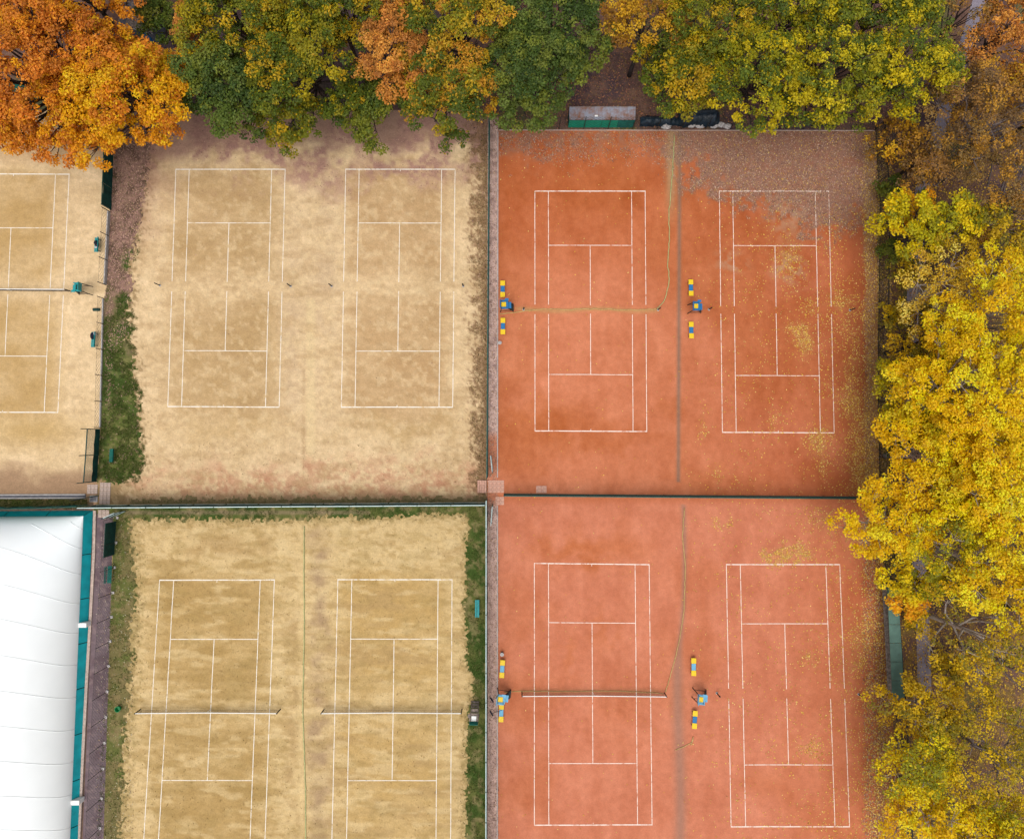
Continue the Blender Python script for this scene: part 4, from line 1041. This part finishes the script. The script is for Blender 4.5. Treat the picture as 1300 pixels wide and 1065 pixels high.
# east side
T(1275, 40, 58, 60, 'rust', 'sparse rust orange tree at the bend of the grey path', 8, seed=25, dens=.75, cover=1.7, bark='bark_dark')
T(1228, 12, 34, 46, 'brown', 'thin brown tree over the grey path far end', 8, seed=26, dens=.55, cover=1.5, lobe_r=1.1)
T(1218, 112, 40, 44, 'brown', 'brown tree half covering the grey path beside the corner oak', 7, seed=71, dens=.6, cover=1.6, lobe_r=1.1, leaf=.17, bark='bark_grey')
T(1285, 118, 42, 44, 'amber', 'amber tree with thin crown behind the half bare brown tree', 8, seed=72, dens=.55, cover=1.5, lobe_r=1.2, bark='bark_grey')
T(1205, 215, 36, 40, 'brown', 'brown tree with dark twigs over the middle of the path', 6, base=(1196, 230), seed=73, dens=.5, cover=1.5, lobe_r=1.1, leaf=.17, bark='bark_grey')
T(1240, 165, 84, 72, 'brown', 'half bare brown tree beside the grey path', 8, base=(1230, 205), seed=27, dens=.55, cover=1.7, leaf=.17, bark='bark_grey')
T(1300, 250, 66, 80, 'brown', 'half bare brown tree behind the yellow maple', 8, seed=28, dens=.55, cover=1.6, leaf=.17, bark='bark_grey')
T(1135, 186, 34, 36, 'amber', 'low amber shrubby tree at the clay court fence corner', 4, base=(1126, 206), seed=29, dens=.55, lobe_r=1.0)
T(1160, 205, 22, 46, 'brown', 'thin brown sapling between fence corner and grey path', 5, base=(1140, 222), seed=30, dens=.5, lobe_r=.9)
T(1186, 288, 72, 40, 'yellow_green', 'yellow tree with olive patches beside the path', 7, seed=31, dens=.85, lobe_r=1.2)
T(1150, 268, 34, 26, 'deep_orange', 'small orange yellow tree by the chain link fence', 5, seed=32, dens=.8, lobe_r=1.0)
T(1250, 310, 62, 46, 'dull', 'dull half bare tree behind the yellow tree with olive patches', 8, seed=33, dens=.55, cover=1.6, bark='bark_grey')
T(1192, 372, 60, 52, 'pale', 'pale yellow poplar with bare grey branches', 8, seed=34, dens=.5, cover=1.2, leaf=.16, bark='bark_pale')
T(1262, 400, 80, 74, 'yellow', 'bright yellow poplar behind the pale poplar', 10, seed=35, dens=.85, leaf=.18, bark='bark_pale')
T(1160, 440, 38, 52, 'dull', 'low dull yellow tree with orange tips at the fence', 5, seed=36, dens=.6, lobe_r=1.1)
T(1172, 500, 52, 46, 'yellow_green', 'yellow green poplar next to the leaf caught fence', 6.5, seed=37, dens=.8, leaf=.18, bark='bark_pale')
T(1240, 500, 92, 84, 'yellow', 'tallest bright yellow poplar with dense crown', 11, seed=38, dens=1.0, leaf=.18, bark='bark_pale')
T(1182, 580, 62, 60, 'yellow', 'bright yellow poplar leaning to the clay court fence', 8, seed=39, dens=.85, leaf=.18, bark='bark_pale')
T(1262, 605, 84, 72, 'yellow', 'broad bright yellow poplar behind the leaning one', 10, seed=40, dens=.95, leaf=.18, bark='bark_pale')
T(1122, 662, 60, 48, 'yellow', 'golden yellow poplar reaching over the end of the red fence', 7, base=(1128, 662), seed=41, dens=.8, leaf=.18, bark='bark_pale')
T(1200, 690, 62, 60, 'yellow_green', 'yellow green poplar with pale forked branches showing', 9, seed=42, dens=.62, cover=1.4, leaf=.18, bark='bark_pale')
T(1280, 720, 66, 76, 'yellow', 'golden poplar behind the forked yellow green poplar', 10, seed=43, dens=.75, leaf=.18, bark='bark_pale')
T(1172, 738, 42, 28, 'yellow_green', 'low lime yellow tree above the long green shelter', 6, base=(1160, 735), seed=44, dens=.85, lobe_r=1.1)
T(1148, 764, 22, 17, 'deep_orange', 'small bright orange maple over the end of the green shelter', 4.5, base=(1152, 760), seed=45, dens=1.1, lobe_r=.8)
T(1240, 806, 62, 58, 'dull', 'thin yellow tree behind the green shelter with bare limbs', 8, seed=46, dens=.5, cover=1.2, leaf=.18, bark='bark_pale')
T(1290, 850, 54, 64, 'dull', 'thin golden tree far behind the green shelter', 8, seed=47, dens=.5, cover=1.2, leaf=.18, bark='bark_grey')
T(1172, 898, 50, 48, 'dull', 'yellow olive tree covering the lower end of the green shelter', 6, base=(1160, 880), seed=48, dens=.75, leaf=.18, bark='bark_pale')
T(1160, 966, 50, 50, 'yellow_green', 'yellow tree leaning at the lower clay fence with pale branches', 6.5, base=(1150, 950), seed=49, dens=.65, leaf=.18, bark='bark_pale')
T(1238, 935, 60, 64, 'dull', 'half bare olive yellow tree beyond the leaning yellow tree', 8, seed=50, dens=.5, cover=1.2, leaf=.18, bark='bark_grey')
T(1300, 985, 60, 60, 'dull', 'half bare dull tree at the edge of the wood', 8, seed=51, dens=.42, cover=1.1, leaf=.18, bark='bark_grey')
T(1190, 1050, 64, 50, 'yellow', 'yellow tree at the wood edge beside the lower clay end', 7, seed=52, dens=.7, leaf=.18, bark='bark_pale')
T(1265, 1065, 60, 50, 'yellow_green', 'yellow green tree behind the wood edge yellow tree', 8, seed=53, dens=.6, leaf=.18, bark='bark_grey')
# beyond the picture's edge, so the wood goes on
for i, (x, y) in enumerate(((1365, 120), (1372, 330), (1370, 560), (1368, 800), (250, -70), (650, -60), (880, -60))):
    T(x, y, 60, 60, ['brown', 'dull', 'yellow', 'gold', 'green_gold', 'dark_green', 'oak'][i], ['brown tree deep in the wood behind the rust orange tree', 'dull tree deep in the wood behind the bright yellow poplar', 'yellow tree deep in the wood behind the tallest poplar', 'golden tree deep in the wood behind the thin yellow trees', 'green and yellow tree deep in the wood behind the hut', 'dark green tree deep in the wood behind the amber tipped tree', 'yellow green oak deep in the wood behind the amber brown tree'][i], 9, seed=60 + i, dens=.6, group='trees deeper in the wood')
# bushes in the gaps
for i, (x, y, rr, pl, lb) in enumerate(((1170, 258, 16, 'bush', 'dark green bush by the grey path below the brown sapling'), (1128, 320, 14, 'bush', 'green bush at the fence below the orange yellow tree'),
        (1150, 345, 20, 'dull', 'olive bush between fence and pale poplar'), (1182, 400, 16, 'bush', 'green bush under the bare branches of the pale poplar'), (1135, 400, 18, 'dull', 'dull yellow bush at the fence beside the pale poplar'),
        (1140, 555, 18, 'bush', 'green bush at the fence under the leaning poplar'), (1160, 790, 14, 'dull', 'olive bush behind the middle of the green shelter'), (1205, 640, 16, 'bush', 'green bush between the yellow poplars'),
        (1130, 240, 16, 'bush', 'green bush at the fence corner beside the amber shrub'), (1205, 850, 20, 'dull', 'olive bush on the grey path edge behind the green shelter'), (1222, 745, 18, 'bush', 'dark green bush under the forked poplar'))):
    T(x, y, rr, rr, pl, lb, 1.6, base=(x - 3, y), seed=90 + i, dens=.8, lobe_r=.7, name='bush', cat='bush', group='bushes below the eastern trees', flat=.9)

# ------------------------------------------------------------------ fallen leaves and grass
def scatter(n, x0, x1, y0, y1, dens):
    px = rng.uniform(x0, x1, n); py = rng.uniform(y0, y1, n); X, Y = Pn(px, py)
    k = rng.random(n) < dens(px, py, X, Y); return X[k], Y[k], px[k], py[k]
def leaves(name, pts, cols, size, z=.02):
    X, Y, _, _ = pts; n = len(X)
    pos = np.stack([X, Y, z + rng.random(n) * .03], 1); nrm = UP + rng.normal(size=(n, 3)) * .3
    c = np.array(cols)[rng.integers(0, len(cols), n)] * rng.uniform(.75, 1.25, (n, 1))
    o = leaf_mesh(name, pos, nrm, size * rng.uniform(.7, 1.35, n), np.clip(c, 0, .85), 'fallen'); return tag(o, None, None, None, 'stuff')
def d_yel(px, py, X, Y):
    n = fbm(X, Y, 1.6, 220); n2 = fbm(X, Y, .5, 224, 2)
    b_ = .012 + .05 * sm(px, 880, 960) * sm(n, .3, .7) + .12 * sm(px, 990, 1095) * sm(n, .3, .75) + .25 * sm(px, 1072, 1100) * sm(n2, .35, .7)
    b_ = b_ * np.where(py > 630, .75, 1)
    b_ = b_ * np.where((px < 870), .25 + .5 * (1 - sm(py, 200, 300)), 1)
    return b_ + clusters(px, py, X, Y) * .9
YEL = srgbs((236, 196, 84), (224, 176, 60), (240, 208, 120), (206, 150, 60), (214, 170, 96))
leaves('fallen_leaves', scatter(300000, 634, 1116, 168, 1080, d_yel), YEL, .125)
DUST = srgbs((176, 140, 122), (150, 114, 100), (200, 168, 146), (120, 90, 80), (196, 158, 104), (160, 120, 96))
def d_ne(px, py, X, Y): return np.maximum(LIT_W(px, py, X, Y), (1 - sm(py + (fbm(X, Y, 1.5, 228) - .5) * 60, 178, 216)) * .55) * (.4 + .6 * fbm(X, Y, .6, 232, 2)) * .8
leaves('fallen_leaves', scatter(85000, 634, 1112, 167, 310, d_ne), DUST, .115)
def d_strip(px, py, X, Y): return sm(px, 1092, 1102) * (.4 + .6 * fbm(X, Y, .6, 236)) * .9
leaves('fallen_leaves', scatter(26000, 1092, 1132, 168, 1080, d_strip), YEL + DUST, .125)
MAUVE = srgbs((168, 126, 116), (138, 104, 92), (192, 152, 138), (204, 166, 140), (110, 82, 72), (176, 144, 112))
def d_w(px, py, X, Y):
    n = fbm(X, Y, 1.6, 240); ins = (px < interp(py, W_R) + (n - .5) * 12) & (px > interp(py, W_L))
    return ins * (1 - .93 * sm(py + (n - .5) * 200, 290, 430)) * .8 + ins * np.exp(-((px - interp(py, W_L) - 9) / 3) ** 2) * .4 * (py < 520)
leaves('fallen_leaves', scatter(30000, 118, 210, 150, 612, d_w), MAUVE, .12)
def d_n(px, py, X, Y):
    n = fbm(X, Y, 2.4, 77); wy = py + (fbm(X, Y, 2.2, 57) - .5) * 40
    return (1 - sm(wy, 185, 255)) * sm(n, .33, .62) * .4 + .006 + sm(px + (fbm(X, Y, .8, 81) - .5) * 22, 598, 611) * .25
leaves('fallen_leaves', scatter(45000, 146, 620, 135, 632, d_n), MAUVE, .10)
def d_gs(px, py, X, Y): return .35 + .3 * fbm(X, Y, .8, 244)
leaves('fallen_leaves', scatter(9000, 618, 633, 150, 1080, d_gs), MAUVE + DUST, .10, .012)
leaves('fallen_leaves', scatter(36000, 600, 1140, -40, 164, lambda px, py, X, Y: .7 + 0 * px), srgbs((150, 96, 78), (118, 80, 70), (176, 120, 84), (96, 68, 64), (140, 110, 60)), .16, -.01)
leaves('fallen_leaves', scatter(60000, 1112, 1330, 160, 1080, lambda px, py, X, Y: .45 + .5 * fbm(X, Y, 1.2, 250)), srgbs((206, 160, 50), (160, 120, 60), (226, 186, 60), (122, 92, 62), (176, 128, 60)), .16, -.01)
leaves('fallen_leaves', scatter(2500, 122, 170, 650, 1080, lambda px, py, X, Y: .5 + 0 * px), srgbs((206, 196, 170), (190, 160, 120), (120, 84, 70)), .09, .014)

def blades(name, pts, cols, h, w=.05, per=3):
    X, Y, _, _ = pts; n = len(X) * per
    X = np.repeat(X, per) + rng.normal(size=n) * .05; Y = np.repeat(Y, per) + rng.normal(size=n) * .05
    a = rng.uniform(0, 2 * math.pi, n); hh = h * rng.uniform(.5, 1.4, n); ln = rng.uniform(.2, 1.1, n) * hh
    b_ = rng.uniform(0, 2 * math.pi, n); V = np.empty((n, 3, 3)); ww = w * rng.uniform(.6, 1.4, n) / 2
    V[:, 0] = np.stack([X - np.cos(a) * ww, Y - np.sin(a) * ww, np.full(n, .004)], 1)
    V[:, 1] = np.stack([X + np.cos(a) * ww, Y + np.sin(a) * ww, np.full(n, .004)], 1)
    V[:, 2] = np.stack([X + np.cos(b_) * ln, Y + np.sin(b_) * ln, hh], 1)
    c = np.array(cols)[rng.integers(0, len(cols), n)] * rng.uniform(.7, 1.3, (n, 1))
    o = fast_mesh(name, V.reshape(-1, 3), np.arange(n * 3).reshape(n, 3), 'blade', None, np.repeat(c, 3, axis=0)); return tag(o, None, None, None, 'stuff')
GR = srgbs((86, 112, 40), (104, 126, 50), (70, 94, 34), (130, 138, 70), (150, 142, 90))
def g_w(px, py, X, Y):
    n = fbm(X, Y, 1.6, 240); e = (fbm(X, Y, .9, 180) - .5) * 16
    return ((px < interp(py, W_R) + e + 3) & (px > interp(py, W_L)) & (py < 613)) * (.08 + .92 * sm(py + (n - .5) * 190, 340, 450)) * sm(fbm(X, Y, .8, 260), .2, .55)
blades('grass', scatter(52000, 118, 200, 220, 615, g_w), GR, .09)
def g_2(px, py, X, Y):
    return keep_2(px, py + 0, X, Y) * sm(fbm(X, Y, .8, 264), .2, .6) * np.where((px < 172) & (py > 664), .45, 1)
blades('grass', scatter(150000, 120, 619, 641, 1080, g_2), GR, .08)
blades('grass', scatter(14000, 0, 617, 629, 646, lambda px, py, X, Y: (((px < 112) & (py > 633)) | ((px > 165) & (py < 641) & (py > 634) & (rng.random(len(px)) < .3))) * .8), GR, .08)
DRY = srgbs((186, 156, 100), (160, 130, 84), (142, 118, 72), (120, 112, 62))
blades('dry_grass', scatter(60000, 140, 625, 560, 1080, lambda px, py, X, Y: .06 + .3 * np.exp(-((px - interp(py, L_R) - 4) / 9) ** 2) * (py > 655) + .35 * np.exp(-((px - interp(py, R_L) + 3) / 5) ** 2) * (py > 650) + .35 * np.exp(-((py - interp(px, M_T) - 3) / 4) ** 2) * (px > 160) * (px < 598) + .25 * np.exp(-((py - 630) / 4) ** 2)), DRY, .07)
blades('dry_grass', scatter(16000, 590, 619, 170, 632, lambda px, py, X, Y: sm(px + (fbm(X, Y, .8, 81) - .5) * 22, 597, 608) * .6), DRY, .08)
print('tree leaves', tree_total[0])
